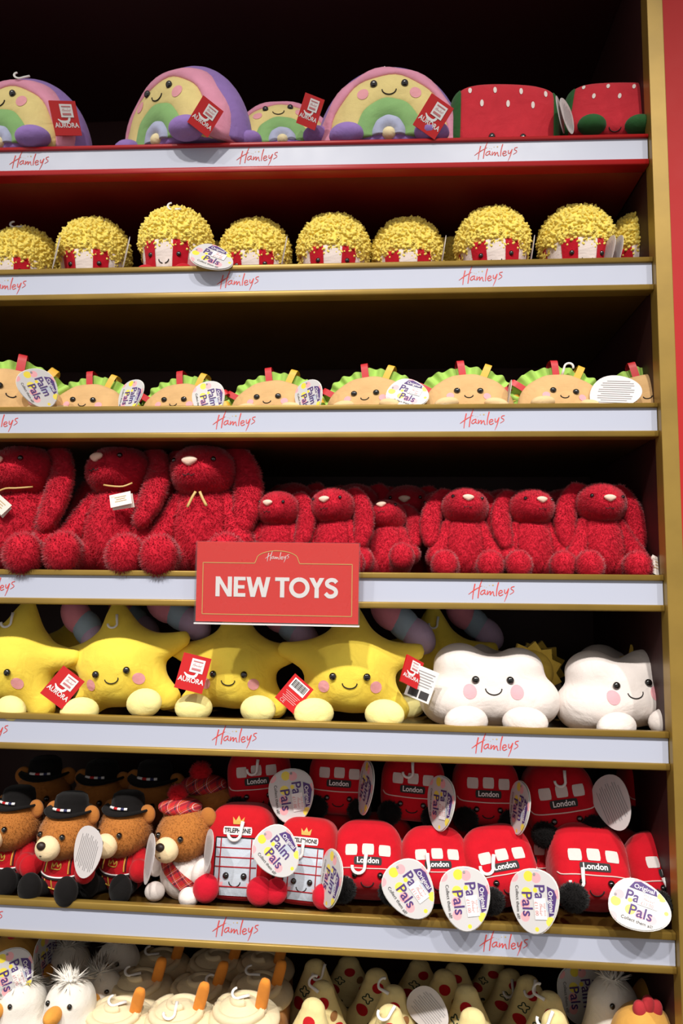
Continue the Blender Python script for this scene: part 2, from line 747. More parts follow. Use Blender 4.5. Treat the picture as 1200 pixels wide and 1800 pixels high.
# common materials
BLACK = flat('bead_black', (12, 10, 10), 0.12, spec=0.8, coat=0.5)
THREAD = flat('thread_black', (22, 16, 16), 0.8)
HOOKW = flat('hook_white', (238, 236, 234), 0.35)
WHITE = flat('card_white', (236, 234, 234), 0.5)
PURPLE = flat('ink_purple', (78, 52, 118), 0.6)
REDINK = flat('ink_red', (214, 70, 66), 0.6)
GOLD = worn_gold()
GOLDINK = flat('ink_gold', (214, 178, 96), 0.5)
GREY = flat('ink_grey', (150, 148, 150), 0.7)
CHEEK = plush('cheek_pink', (238, 168, 176), 0.2, 0.05)

# ------------------------------------------------------------------ the setting
DECK_RED = flat('red_lacquer', (176, 24, 28), 0.4)
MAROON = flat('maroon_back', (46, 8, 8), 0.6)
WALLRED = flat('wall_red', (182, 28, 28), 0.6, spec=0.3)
STRIP = flat('strip_white', (188, 194, 213), 0.35)
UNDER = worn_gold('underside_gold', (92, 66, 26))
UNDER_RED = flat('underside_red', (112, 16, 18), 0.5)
FLOORM = flat('shop_floor', (120, 108, 98), 0.5)
XL = -1.0
XP = 0.5 * (at(1136.5, 0, -0.018)[0] + at(1192, 1610, -0.018)[0])
PW = 0.026


def structure(name, m, mat, smooth=False):
    o = link(name, build(name, m, mat, smooth))
    o['kind'] = 'structure'
    return o


structure('floor', box((-3, -4, -0.02), (3, 0.6, 0.0)), FLOORM)
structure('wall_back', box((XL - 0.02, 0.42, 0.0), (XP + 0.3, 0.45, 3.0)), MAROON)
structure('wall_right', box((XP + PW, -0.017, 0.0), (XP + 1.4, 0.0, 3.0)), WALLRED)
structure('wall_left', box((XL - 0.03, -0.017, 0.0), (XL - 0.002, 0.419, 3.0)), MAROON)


def rounded_bar(y0, y1, z0, z1, r, x0, x1):
    prof = []
    for cy, cz, a0 in ((y0 + r, z0 + r, 180), (y1 - r, z0 + r, 270), (y1 - r, z1 - r, 0), (y0 + r, z1 - r, 90)):
        for k in range(4):
            a = math.radians(a0 + 30 * k)
            prof.append((cy + r * math.cos(a), cz + r * math.sin(a)))
    return bevel_prism(prof, x0, x1)


def rounded_post(x0, x1, y0, y1, r, z0, z1):
    V, Fc = rounded_bar(x0, x1, y0, y1, r, z0, z1)
    V = np.stack([V[:, 1], V[:, 2], V[:, 0]], 1)
    return V, [tuple(f) for f in Fc]


structure('trim_1', rounded_post(XP, XP + PW, -0.018, 0.012, 0.0012, 0.0, 3.0), GOLD)
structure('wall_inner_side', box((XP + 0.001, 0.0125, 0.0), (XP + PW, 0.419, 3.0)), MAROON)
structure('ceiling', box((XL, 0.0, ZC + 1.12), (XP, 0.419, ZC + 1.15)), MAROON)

# the handwritten name on the strips; x grows left of its last letter, about 73 mm wide
HAM = [([(240, 525), (215, 640), (198, 775)], [20, 17, 12]),
       ([(356, 455), (312, 580), (285, 755)], [10, 20, 16]),
       ([(134, 696), (230, 625), (348, 556)], [8, 17, 6]),
       ([(398, 622), (350, 638), (326, 680), (352, 698), (392, 658), (400, 620), (394, 675), (414, 694)], [14, 14]),
       ([(442, 632), (430, 704), (466, 652), (488, 648), (478, 710), (512, 656), (530, 652), (536, 700), (552, 718)], [14, 14]),
       ([(617, 498), (590, 610), (579, 718)], [18, 15]),
       ([(622, 674), (668, 660), (672, 634), (640, 630), (615, 672), (637, 714), (688, 690)], [14, 14]),
       ([(714, 612), (712, 660), (734, 672), (776, 600)], [14, 14]),
       ([(779, 594), (746, 710), (706, 808)], [15, 15, 6]),
       ([(870, 563), (826, 574), (816, 602), (850, 625), (852, 652), (794, 692)], [13, 14, 8])]


def name_mesh(sc=1.0):
    ms = []
    for P, w in HAM:
        ms.append(stroke([((x - 870) / 10 * 0.000982 * sc, -(y - 640) / 10 * 0.000982 * sc) for x, y in P], [v / 10 * 0.00098 * sc for v in w], n=18))
    return cat(*ms)


def name_stars(sc=1.0):
    ms = []
    for x, y, r in ((365, 560, 5), (395, 572, 6), (425, 580, 7), (470, 548, 10), (528, 545, 17)):
        pts = [((x - 870 + r * (1 if k % 2 else 0.45) * math.sin(k * math.pi / 5)) / 10 * 0.000982 * sc,
                -(y - 640 - r * (1 if k % 2 else 0.45) * math.cos(k * math.pi / 5)) / 10 * 0.000982 * sc) for k in range(10)]
        ms.append(poly(pts))
    return cat(*ms)


ham_me = build('lettering', xf(name_mesh(), t=(0, -0.0005, 0)), REDINK, False)
star_me = build('gold_stars', xf(name_stars(), t=(0, -0.0005, 0)), GOLDINK, False)

ZT = [0.7700853, 0.5477478, 0.3037441, 0.02643847, -0.21079094, -0.50045284]
TT = [-0.00978, 0.00129, 0.00169, 0.00276, -0.00283, -0.0067]
OFF = [-0.206, -0.2334, -0.2326, -0.2203, -0.2166, -0.2064]
SH = 0.0378
DECK = []
RISER = 0.023
SL = ['topmost red shelf holding rainbow and watermelon toys', 'gold-edged shelf carrying the yellow popcorn toys',
      'gold-edged shelf carrying the taco toys', 'gold-edged shelf carrying the red bunnies',
      'gold-edged shelf carrying the yellow stars and white clouds', 'gold-edged shelf carrying bears, phone boxes and buses',
      'bottom shelf deck under the pies and pizza slices']
for i in range(6):
    e = bpy.data.objects.new('display_shelf', None)
    COL.objects.link(e)
    e.location = (0, 0, ZC + ZT[i])
    e.rotation_euler = (0, -math.atan(TT[i]), 0)
    tagprops(e, SL[i], 'shelf', 'shelf levels of the display')
    top, low = (DECK_RED, DECK_RED) if i == 0 else (GOLD, GOLD)
    x1 = XP - 0.001
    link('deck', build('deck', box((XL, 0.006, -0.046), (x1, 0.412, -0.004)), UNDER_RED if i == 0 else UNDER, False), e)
    if i == 0:
        link('riser_board', build('riser_board', box((XL, 0.068, -0.0045), (x1, 0.412, RISER)), UNDER_RED, False), e)
    lh = (0.006, 0.0085, 0.0075, 0.009, 0.0095, 0.0105)[i]
    link('top_lip', build('top_lip', rounded_bar(-0.007, 0.006, -0.0005, lh, 0.002, XL, x1), top), e)
    st = link('price_strip', build('price_strip', box((XL, -0.002, -SH), (x1, 0.0055, -0.0004)), STRIP, False), e)
    rail = link('bottom_rail', build('bottom_rail', rounded_bar(-0.0065, 0.02, -SH - 0.0105, -SH, 0.0025, XL, x1), low), e)
    for k in (-1, 0, 1):
        if i == 3 and k == 0:
            pass
        x = OFF[i] + k * 0.41
        link('lettering', ham_me, st, (x, -0.002, -SH * 0.5))
        link('gold_stars', star_me, st, (x, -0.002, -SH * 0.5))
    DECK.append(lambda X, i=i: ZC + ZT[i] + TT[i] * X - 0.003 + (RISER if i == 0 else 0))
ZB = ZC - 0.765
e = bpy.data.objects.new('display_shelf', None)
COL.objects.link(e)
e.location = (0, 0, ZB)
tagprops(e, SL[6], 'shelf', 'shelf levels of the display')
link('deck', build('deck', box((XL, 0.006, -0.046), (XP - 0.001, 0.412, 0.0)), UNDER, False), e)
link('top_lip', build('top_lip', rounded_bar(-0.007, 0.006, -0.01, 0.009, 0.002, XL, XP - 0.001), GOLD), e)
link('price_strip', build('price_strip', box((XL, -0.002, -SH), (XP - 0.001, 0.0055, -0.01)), STRIP, False), e)
DECK.append(lambda X: ZB)


def deck(i, px, Y):
    X = solve_x(px, Y, ZC + (ZT[i] if i < 6 else ZB - ZC))
    return DECK[i](X)


# ------------------------------------------------------------------ the NEW TOYS sign
def letters_new_toys():
    R = lambda x0, z0, x1, z1: poly([(x0, z0), (x1, z0), (x1, z1), (x0, z1)])
    out, x = [], 0.0
    t = 0.215

    def add(ms, w):
        nonlocal x
        out.append(xf(cat(*ms), t=(x, 0, 0)))
        x += w
    add([R(0, 0, t, 1), R(.62, 0, .62 + t, 1), poly([(0, 1), (.22, 1), (.835, 0), (.615, 0)])], .93)
    add([R(0, 0, t, 1), R(0, 0, .6, .18), R(0, .41, .55, .58), R(0, .82, .6, 1)], .64)
    add([poly([(0, 1), (.22, 1), (.44, 0), (.22, 0)]), poly([(.22, 0), (.44, 0), (.71, 1), (.53, 1)]),
         poly([(.53, 1), (.71, 1), (1.0, 0), (.79, 0)]), poly([(.79, 0), (1.0, 0), (1.22, 1), (1.0, 1)])], 1.46)
    add([R(0, .82, .72, 1), R(.255, 0, .255 + t, 1)], .72)
    O = [(.51 + .41 * math.sin(a), .5 + .41 * math.cos(a)) for a in np.linspace(0, 2 * math.pi, 40)]
    add([stroke(O, .21)], 1.0)
    add([poly([(0, 1), (.24, 1), (.5, .5), (.38, .3)]), poly([(.52, 1), (.76, 1), (.38, .3), (.27, .5)]), R(.275, 0, .275 + t, .45)], .76)
    Sx = [(.62, .78), (.5, .89), (.3, .9), (.15, .8), (.15, .66), (.28, .57), (.46, .49), (.58, .38), (.57, .21), (.42, .1), (.22, .1), (.06, .24)]
    add([stroke(Sx, .2, n=40)], .74)
    V, Fc = cat(*out)
    for k, f in enumerate(Fc):
        V[list(f), 1] -= 0.00004 * (k % 9)
    V[:, 0] -= V[:, 0].max() / 2
    V[:, 2] -= 0.5
    return V, Fc


SIGNRED = flat('sign_red', (222, 46, 40), 0.28, coat=0.3)
c0 = at(486.5, 1024, -0.032)
sw = abs(at(629, 1024, -0.032)[0] - at(344, 1024, -0.032)[0])
shh = abs(at(486, 952, -0.032)[2] - at(486, 1093, -0.032)[2])
sg = bpy.data.objects.new('promotion_sign', None)
COL.objects.link(sg)
sg.location = c0
sg.rotation_euler = (math.radians(3), math.radians(0.2), 0)
tagprops(sg, 'red sign reading NEW TOYS in white letters, hung over the bunny shelf edge', 'sign')
cd = link('sign_card', build('sign_card', box((-sw / 2, 0, -shh / 2), (sw / 2, 0.0015, shh / 2)), SIGNRED, False), sg)
link('lettering', build('lettering', xf(letters_new_toys(), s=(0.0315,) * 3, t=(-0.0005, -0.0006, -0.0075)), WHITE, False), cd)
link('shop_name', build('shop_name', xf(name_mesh(0.53), t=(0.019, -0.0006, 0.0405)), WHITE, False), cd)
bw, bh = sw * 0.46, shh * 0.5
bd = [(-bw, -bh + 0.012), (bw, -bh + 0.012), (bw, bh - 0.033)]
bd += [(0.036, bh - 0.033), (0.033, bh - 0.026)] + [(0.033 * math.cos(a), bh - 0.026 + 0.013 * math.sin(a)) for a in np.linspace(0.2, math.pi - 0.2, 12)] + [(-0.033, bh - 0.026), (-0.036, bh - 0.033)]
bd += [(-bw, bh - 0.033), (-bw, -bh + 0.012)]
segs = []
for k in range(len(bd) - 1):
    segs.append(stroke([bd[k], bd[k + 1]], 0.0011))
link('gold_border', build('gold_border', xf(cat(*segs), t=(0, -0.0006, 0)), GOLDINK, False), cd)
link('clear_cover', build('clear_cover', box((-sw / 2 - 0.002, -0.0035, -shh / 2 - 0.003), (sw / 2 + 0.002, -0.0022, shh / 2 + 0.001)), clear_plastic(), False), sg)
link('clear_cover', build('clear_cover', box((-sw / 2 - 0.002, 0.0022, -shh / 2 - 0.003), (sw / 2 + 0.002, 0.0032, shh / 2 + 0.001)), clear_plastic(), False), sg)
link('bottom_edge', build('bottom_edge', box((-sw / 2 - 0.002, -0.0035, -shh / 2 - 0.004), (sw / 2 + 0.002, 0.0032, -shh / 2 - 0.002)), WHITE, False), sg)
link('hook_clip', build('hook_clip', box((-0.02, 0.0032, 0.02), (0.02, 0.026, 0.024)), clear_plastic(), False), sg)

# ------------------------------------------------------------------ shared toy details
EYE = {}


def eye_mesh(r):
    k = round(r, 5)
    if k not in EYE:
        EYE[k] = build('eye', ball(r=(r, r * 0.7, r), seg=14, rings=8), BLACK)
    return EYE[k]


def baked(name, m, mat, smooth=True):
    return build(name, m, mat, smooth)


def face(P, tree, cx, cz, ex, er, cheek=None, smile=None, par=None, cheek_mat=None, tilt=0):
    for s in (-1, 1):
        x = cx + s * ex
        p = surf(tree, x, cz + s * tilt)
        P.add('eye', baked('eye', ball(p + np.array([0, -er * 0.25, 0]), (er, er * 0.75, er), seg=12, rings=8), BLACK), par)
        if cheek:
            dx, dz, r = cheek
            P.add('cheek', baked('cheek', drape(disc(cx + s * dx, cz + dz + s * tilt, r, r * 1.05), tree, 0.0007), cheek_mat or CHEEK), par)
    if smile:
        w, dz, h = smile
        pts = []
        for a in np.linspace(0, math.pi, 11):
            x, z = cx - w * math.cos(a), cz + dz - h * math.sin(a)
            p = surf(tree, x, z)
            pts.append((x, p[1] - 0.0006, z))
        P.add('smile', baked('smile', tube(pts, 0.0009, 6), THREAD), par)


def lineon(tree, pts, r, off=0.0004, n=20, seg=6):
    out = []
    for x, z in spline(np.array(pts, float), n):
        p = surf(tree, x, z)
        out.append((x, p[1] - off, z))
    return tube(out, r, seg)


# J-shaped hanging hook of white plastic, in the XZ plane
HK = [(0.000, 0.0), (0.0, -0.010), (0.0005, -0.018)] + [(-0.0085 + 0.0092 * math.cos(a), -0.019 - 0.0088 * math.sin(a)) for a in np.linspace(0.15, math.pi * 1.02, 10)]
hook_me = build('plastic_hook', tube([(x, 0, z + 0.013) for x, z in HK], [0.0029, 0.0027] + [0.0024] * (len(HK) - 2), 8, 0.6), HOOKW)


def hook(t, px, py, rot=0, Y=None, s=1.0, flip=1, lean=0):
    p, nrm = on_toy(t, px, py, Y, off=0.0)
    nv = Vector(nrm).normalized()
    if nv.dot(Vector(CAM - p)) < 0:
        nv = -nv
    nv = (nv + Vector(CAM - p).normalized() * 0.6).normalized()
    yv = -nv
    zv = (Vector((0, 0, 1)) - yv * yv.z).normalized()
    xv = yv.cross(zv)
    B = Matrix((xv, yv, zv)).transposed().to_4x4()
    Wm = Matrix.Translation(Vector(p) + nv * 0.0045) @ B @ Euler((0, math.radians(rot), 0)).to_matrix().to_4x4() @ Matrix.Diagonal((s * flip, s, s, 1))
    hang(t, 'plastic_hook', hook_me, Wm)


# red folded card tag
def red_tag_meshes():
    w, h = 0.040, 0.050
    RT = flat('tag_red', (200, 26, 30), 0.32, coat=0.2)
    body = cat(box((-w / 2, -0.0006, -h / 2), (w / 2, 0, h / 2)), xf(box((-w / 2, 0.0012, -h / 2), (w / 2, 0.0018, h / 2)), r=(0, 0, -3)))
    b = build('swing_tag', body, RT, False)
    tx = build('lettering', xf(text('AURORA', 0.0098, 0.02, 0, -0.0105, 0, 0.9), t=(0, -0.0010, 0)), WHITE, False)
    lg = build('logo_swoosh', xf(stroke([(-0.012, -0.0015), (-0.006, -0.0052), (0.004, -0.004), (0.0065, 0.006), (0.0065, 0.012)], [0.0015, 0.0038, 0.0036, 0.003, 0.002], n=16), t=(0, -0.0010, 0)), WHITE, False)
    st = build('price_sticker', xf(rect(0.0035, 0.0105, 0.019, 0.019, 2, 2), t=(0, -0.0014, 0)), WHITE, False)
    ln = build('sticker_print', xf(cat(rect(0.0035, 0.0165, 0.014, 0.0016, 2, 2), rect(0.003, 0.0055, 0.013, 0.003, 2, 2), xf(name_mesh(0.2), t=(0.0105, 0, 0.0112))), t=(0, -0.0018, 0)), flat('print_pink', (200, 120, 124), 0.6), False)
    return b, [('lettering', tx), ('logo_swoosh', lg), ('price_sticker', st), ('sticker_print', ln)]


RED_TAG = red_tag_meshes()


def red_tag_back():
    w, h = 0.040, 0.050
    st = build('price_sticker', xf(rect(0.0, 0.012, 0.03, 0.018, 2, 2), t=(0, -0.0012, 0)), WHITE, False)
    bars = cat(*[rect(-0.012 + 0.0022 * k, 0.013, 0.0011 if k % 3 else 0.0016, 0.012, 2, 2) for k in range(12)])
    br = build('barcode', xf(bars, t=(0, -0.0016, 0)), THREAD, False)
    ln = build('small_print', xf(cat(*[rect(0, -0.003 - 0.003 * k, 0.028 - 0.004 * (k % 3), 0.0009, 2, 2) for k in range(5)], text('CE', 0.008, 0.0, -0.008, -0.020)), t=(0, -0.0012, 0)), flat('print_pink2', (230, 170, 170), 0.6), False)
    return RED_TAG[0], [('price_sticker', st), ('barcode', br), ('small_print', ln)]


RED_BACK = red_tag_back()


def inside_tag():
    w, h = 0.040, 0.050
    b = build('tag_leaf', box((-w / 2, -0.0005, -h / 2), (w / 2, 0.0003, h / 2)), WHITE, False)
    ln = build('small_print', xf(cat(*[rect(0, 0.018 - 0.0042 * k, 0.032 - 0.006 * (k % 2), 0.0011, 2, 2) for k in range(6)]), t=(0, -0.0009, 0)), GREY, False)
    bk = build('print_block', xf(cat(rect(-0.008, -0.016, 0.015, 0.012, 2, 2), rect(0.009, -0.016, 0.014, 0.012, 2, 2)), t=(0, -0.0009, 0)), flat('print_dark', (60, 58, 60), 0.6), False)
    return b, [('small_print', ln), ('print_block', bk)]


LEAF_TAG = inside_tag()


# egg-shaped card tag, text upright in the XZ plane, narrow end towards +x
def egg_outline(n=36, sx=1.0, sz=1.0):
    out = []
    for k in range(n):
        a = 2 * math.pi * k / n
        x = 0.0395 * math.cos(a)
        z = 0.0345 * math.sin(a) * (1 - 0.20 * math.cos(a)) * (1 + 0.04 * math.cos(2 * a))
        out.append((x * sx, z * sz))
    return out


def egg_card(mat, t=0.0009):
    O = egg_outline()
    n = len(O)
    V = [(x, -t / 2, z) for x, z in O] + [(x, t / 2, z) for x, z in O]
    Fc = [tuple(range(n)), tuple(range(n, 2 * n))[::-1]] + [(i, n + i, n + (i + 1) % n, (i + 1) % n) for i in range(n)]
    front = build('swing_tag', (np.array(V), Fc), mat, False)
    return front


def egg_meshes():
    b = egg_card(dots_paper())
    WP = flat('card_rim', (234, 232, 226), 0.4)
    O2 = egg_outline(36, 1.03, 1.03)
    rim = build('white_leaf', (np.array([(x, 0.0014, z) for x, z in O2] + [(x, 0.0026, z) for x, z in O2]),
                               [tuple(range(36)), tuple(range(36, 72))[::-1]] + [(i, 36 + i, 36 + (i + 1) % 36, (i + 1) % 36) for i in range(36)]), WP, False)
    y = -0.0011
    tx = cat(text('Palm', 0.0205, 0.012, -0.002, 0.0085, 4), text('Pals', 0.0205, 0.012, 0.004, -0.0095, 4))
    lt = build('lettering', xf(tx, t=(0, y, 0)), PURPLE, False)
    band = build('purple_band', xf(poly([(-0.020, 0.0185), (0.017, 0.021), (0.014, 0.0275), (-0.008, 0.0318), (-0.016, 0.0285)]), t=(0, y, 0)), PURPLE, False)
    og = build('band_lettering', xf(text('Original', 0.0085, 0.01, -0.001, 0.0238, 3), t=(0, y - 0.0004, 0)), WHITE, False)
    cl = build('small_lettering', xf(text('Collect them all!', 0.0062, 0.0, 0.003, -0.0225, 4), t=(0, y, 0)), THREAD, False)
    st = build('price_sticker', xf(rect(0.0085, 0.0095, 0.026, 0.0165, 2, 2, 5), t=(0, y - 0.0005, 0)), WHITE, False)
    sp = build('sticker_print', xf(cat(xf(name_mesh(0.21), t=(0.0165, 0, 0.0105)), text('£11.00', 0.0062, 0, 0.0085, 0.0042, 5), text('TOY 9113', 0.0036, 0, 0.0085, 0.0155, 5)), t=(0, y - 0.0009, 0)), flat('print_rose', (214, 130, 130), 0.6), False)
    hl = build('punched_hole', xf(disc(-0.0335, 0.001, 0.0019, n=10, rings=1), t=(0, y, 0)), GREY, False)
    return b, [('white_leaf', rim), ('lettering', lt), ('purple_band', band), ('band_lettering', og), ('small_lettering', cl), ('price_sticker', st), ('sticker_print', sp), ('punched_hole', hl)]


EGG = egg_meshes()
EGG_NOSTICK = (EGG[0], [s for s in EGG[1] if 'sticker' not in s[0]])


def egg_back():
    b = egg_card(flat('card_back', (214, 208, 208), 0.45))
    rows = []
    for k in range(11):
        z = 0.022 - 0.0042 * k
        hw = 0.030 * math.sqrt(max(0.05, 1 - (z / 0.036) ** 2))
        rows.append(rect(0, z, 2 * hw * (0.92 if k % 3 else 0.75), 0.0010, 2, 2))
    pr = build('small_print', xf(cat(*rows), t=(0, -0.0010, 0)), GREY, False)
    return b, [('small_print', pr)]


EGGB = egg_back()


def tag(t, kind, px, py, rot=0, Y=None, s=1.0, off=0.012, yaw=0, lean=-8):
    """rot: clockwise turn of the print, seen from the front"""
    p, _ = on_toy(t, px, py, Y, off=off)
    if Y is not None:
        p = at(px, py, Y)
    yaw = yaw - math.degrees(math.atan2(p[0] - CAM[0], p[1] - CAM[1]))
    Wm = Matrix.Translation(Vector(p)) @ Euler((0, 0, math.radians(yaw))).to_matrix().to_4x4() @ Euler((math.radians(lean), 0, 0)).to_matrix().to_4x4() @ Euler((0, math.radians(rot), 0)).to_matrix().to_4x4() @ Matrix.Scale(s, 4)
    return hang(t, 'swing_tag', kind[0], Wm, kind[1])


# ------------------------------------------------------------------ toy: rainbow
def band_mesh(r0, r1, puff, yb, R=0.124, T=0.052, sx=0.92, a0=-0.12):
    V, Fc = [], []
    na, npf = 33, 12
    prof = []
    for k in range(npf + 1):
        u = k / npf
        r = r0 + (r1 - r0) * u
        base = -T * math.sqrt(max(0.02, 1 - (r / R) ** 2))
        prof.append((r, base - puff * math.sin(math.pi * u) ** 0.7 + 0.004))
    prof.append((r1 - 0.002, yb))
    prof.append((r0, yb))
    m = len(prof)
    for i in range(na):
        a = a0 + (math.pi - 2 * a0) * i / (na - 1)
        for r, y in prof:
            wob = 1 + 0.012 * math.sin(9 * a + r * 200)
            V.append((sx * r * math.cos(a) * wob, y, r * math.sin(a) * wob + 0.012))
    for i in range(na - 1):
        for k in range(m):
            k2 = (k + 1) % m
            Fc.append((i * m + k, i * m + k2, (i + 1) * m + k2, (i + 1) * m + k))
    Fc.append(tuple(range(m))[::-1])
    Fc.append(tuple(range((na - 1) * m, na * m)))
    return np.array(V), Fc


def make_rainbow():
    P = Proto(0.137)
    lil, pink, yel = plush('rb_purple', (152, 122, 190)), plush('rb_pink', (232, 158, 184)), plush('rb_yellow', (236, 216, 146))
    grn, blu, pale = plush('rb_green', (142, 186, 120)), plush('rb_blue', (180, 186, 214)), plush('rb_pale', (240, 225, 180))

    def shell(x, y, z):
        return np.maximum(E_(x, y, z, (0, 0.022, 0.010), (0.121, 0.070, 0.136)), -z)
    P.add('back_shell', build('back_shell', sdf(shell, (-.13, -.06, -.006), (.13, .1, .156), 34), lil), label='purple padded back')
    m_p = band_mesh(0.100, 0.123, 0.007, 0.02)
    P.add('pink_band', build('pink_band', m_p, pink))
    m_y = band_mesh(0.054, 0.101, 0.005, 0.02)
    P.add('face_band', build('face_band', m_y, yel), label='yellow band with the face')
    P.add('green_band', build('green_band', band_mesh(0.026, 0.058, 0.005, 0.02), grn))
    P.add('blue_band', build('blue_band', band_mesh(0.008, 0.029, 0.006, 0.02), blu))
    P.add('centre_pad', build('centre_pad', ball((0, -0.046, 0.012), (0.011, 0.010, 0.010)), pale))
    for s in (-1, 1):
        P.add('foot', build('foot', ball((s * 0.066, -0.048, 0.011), (0.028, 0.022, 0.017), (0, 0, s * 20)), lil))
    tr = bvh(m_y)
    face(P, tr, 0, 0.091, 0.024, 0.0058, (0.041, -0.015, 0.0090), (0.011, -0.010, 0.008))
    P.tree = bvh(cat(m_p, m_y, ball((0, 0.02, 0.012), (0.12, 0.066, 0.127))))
    return P


RAIN = make_rainbow()


# ------------------------------------------------------------------ toy: watermelon block
def make_melon():
    P = Proto(0.105)
    red, grn = plush('melon_red', (206, 52, 64), 0.5, 0.15), plush('melon_green', (48, 96, 52), 0.4)

    def f(x, y, z):
        k = 1 - 1.4 * (x * x) / 0.012 * 0.06
        return SUP(x, y, z / k, (0, 0, 0.053), (0.094, 0.052, 0.053), 5)
    body = sdf(lambda x, y, z: np.maximum(f(x, y, z), np.abs(x) - 0.080), (-.1, -.06, -.005), (.1, .06, .115), 34)
    P.add('body', build('body', body, red))
    for s in (-1, 1):
        g = sdf(lambda x, y, z: np.maximum(f(x * 0.985, y * .985, (z - .053) * .985 + .053), 0.076 - s * x), (min(0, s * .1), -.06, -.005), (max(0, s * .1), .06, .115), 24)
        P.add('rind', build('rind', g, grn), label='dark green rind end')
    tr = bvh(body)
    seeds = []
    for x, z in ((-.064, .088), (-.022, .088), (.022, .087), (.064, .085), (-.044, .068), (0, .068), (.042, .067)):
        P.add('seed', build('seed', drape(disc(x, z, 0.0030, 0.0050, 12, 2), tr, 0.0008), flat('seed_white', (238, 226, 220), 0.7)))
    face(P, tr, 0.0, 0.020, 0.026, 0.0058, (0.045, -0.010, 0.007), (0.010, -0.008, 0.006))
    for s in (-1, 1):
        P.add('foot', build('foot', ball((s * 0.040, -0.056, 0.010), (0.025, 0.02, 0.015)), grn))
    P.tree = tr
    return P


MELON = make_melon()


# ------------------------------------------------------------------ toy: popcorn tub
def make_popcorn():
    P = Proto(0.142)
    yel = plush('corn_yellow', (255, 230, 116), 0.3, 0.05)
    wht, red = plush('tub_white', (240, 226, 220)), plush('tub_red', (186, 22, 40))
    top = sdf(lambda x, y, z: np.maximum(E_(x, y, z, (0, 0.002, 0.084), (0.064, 0.062, 0.062)), 0.046 - z), (-.07, -.07, .040), (.07, .07, .152), 26)
    P.add('fleece_top', build('fleece_top', curly(top, 1700, 3), yel), label='yellow curly fleece')

    def seg(a0, a1, off):
        V, Fc = [], []
        n = 5
        prof = [(0.044, 0.0), (0.048, 0.004), (0.054, 0.03), (0.059, 0.058), (0.060, 0.066), (0.05, 0.070)]
        for k in range(n + 1):
            a = a0 + (a1 - a0) * k / n
            for r, z in prof:
                V.append(((r + off) * math.sin(a), -(r + off) * math.cos(a), z))
        m = len(prof)
        for k in range(n):
            for q in range(m - 1):
                Fc.append((k * m + q, (k + 1) * m + q, (k + 1) * m + q + 1, k * m + q + 1))
        return np.array(V), Fc
    tub = cat(*[seg(a, a + math.pi / 6, 0) for a in np.arange(0, 2 * math.pi - .01, math.pi / 6)], disc(0, 0, 0.001))
    P.add('tub', build('tub', tub, wht))
    w = math.pi * 2 / 12
    for k in range(6):
        c = w + 2 * w * k
        P.add('red_stripe', build('red_stripe', seg(c - w * 0.46, c + w * 0.46, 0.0012), red))
    tr = bvh(cat(tub))
    face(P, tr, 0, 0.0415, 0.0255, 0.0045, (0.042, -0.013, 0.008), (0.009, -0.010, 0.007))
    for s in (-1, 1):
        P.add('foot', build('foot', ball((s * 0.034, -0.045, 0.012), (0.018, 0.016, 0.013)), red))
    P.tree = bvh(cat(top, tub))
    return P


POP = make_popcorn()


# ------------------------------------------------------------------ toy: taco
def make_taco():
    P = Proto(0.098)
    tan = plush('taco_tan', (212, 172, 120), 0.3, 0.14)
    pale = plush('taco_paw', (226, 196, 148), 0.3)
    grn, red, yel = plush('lettuce', (172, 214, 104), 0.2, wrinkle=0.1), flat('ribbon_red', (196, 36, 44), 0.5), flat('ribbon_yellow', (230, 180, 60), 0.5)

    def shell(y0):
        return sdf(lambda x, y, z: np.maximum(E_(x, y, z, (0, y0, 0.008), (0.078, 0.026, 0.076)), -z) - 0.0005 * np.sin(x * 160), (-.085, y0 - .035, -.004), (.085, y0 + .035, .092), 34)
    fr = shell(-0.018)
    P.add('front_shell', build('front_shell', fr, tan))
    P.add('back_shell', build('back_shell', shell(0.030), tan))
    V, Fc = [], []
    na, nr = 120, 5
    for i in range(na + 1):
        a = math.pi * (0.02 + 0.96 * i / na)
        for k in range(nr):
            u = k / (nr - 1)
            r = 0.062 + 0.037 * u
            wv = math.sin(a * 26) * 0.006 * u
            V.append(((r + 0.0015 * math.sin(a * 7) * u) * math.cos(a), -0.002 + wv, 0.008 + r * (1 + 0.02 * math.sin(a * 9)) * math.sin(a)))
    for i in range(na):
        for k in range(nr - 1):
            Fc.append((i * nr + k, i * nr + k + 1, (i + 1) * nr + k + 1, (i + 1) * nr + k))
    V = np.array(V)
    n0 = len(V)
    V2 = V + np.array([0, 0.0016, 0])
    P.add('lettuce_frill', build('lettuce_frill', (np.concatenate([V, V2]), Fc + [tuple(j + n0 for j in f[::-1]) for f in Fc]), grn))
    for a, mt, rl in ((148, red, .102), (97, red, .108), (70, yel, .106), (35, red, .102), (20, yel, .094)):
        ar = math.radians(a)
        ux, uz = math.cos(ar), math.sin(ar)
        pts = [(ux * r, y, 0.008 + uz * r) for r, y in ((.06, -.012), (rl - .004, -.014), (rl + .002, -.006), (rl + .002, .004), (rl - .004, .014), (.06, .014))]
        Q = spline(pts, 14)
        tn = np.array([-uz, 0, ux]) * 0.0062
        Vr = np.concatenate([Q - tn, Q + tn])
        Fr = [(j, j + 1, 14 + j + 1, 14 + j) for j in range(13)]
        P.add('ribbon', build('ribbon', (Vr, Fr), mt))
    tr = bvh(fr)
    face(P, tr, -0.004, 0.040, 0.0195, 0.0056, (0.031, -0.011, 0.0065), (0.007, -0.010, 0.005))
    for s in (-1, 1):
        P.add('paw', build('paw', ball((s * 0.042, -0.044, 0.012), (0.021, 0.014, 0.012), (0, s * 12, 0)), pale))
    P.tree = tr
    return P


TACO = make_taco()


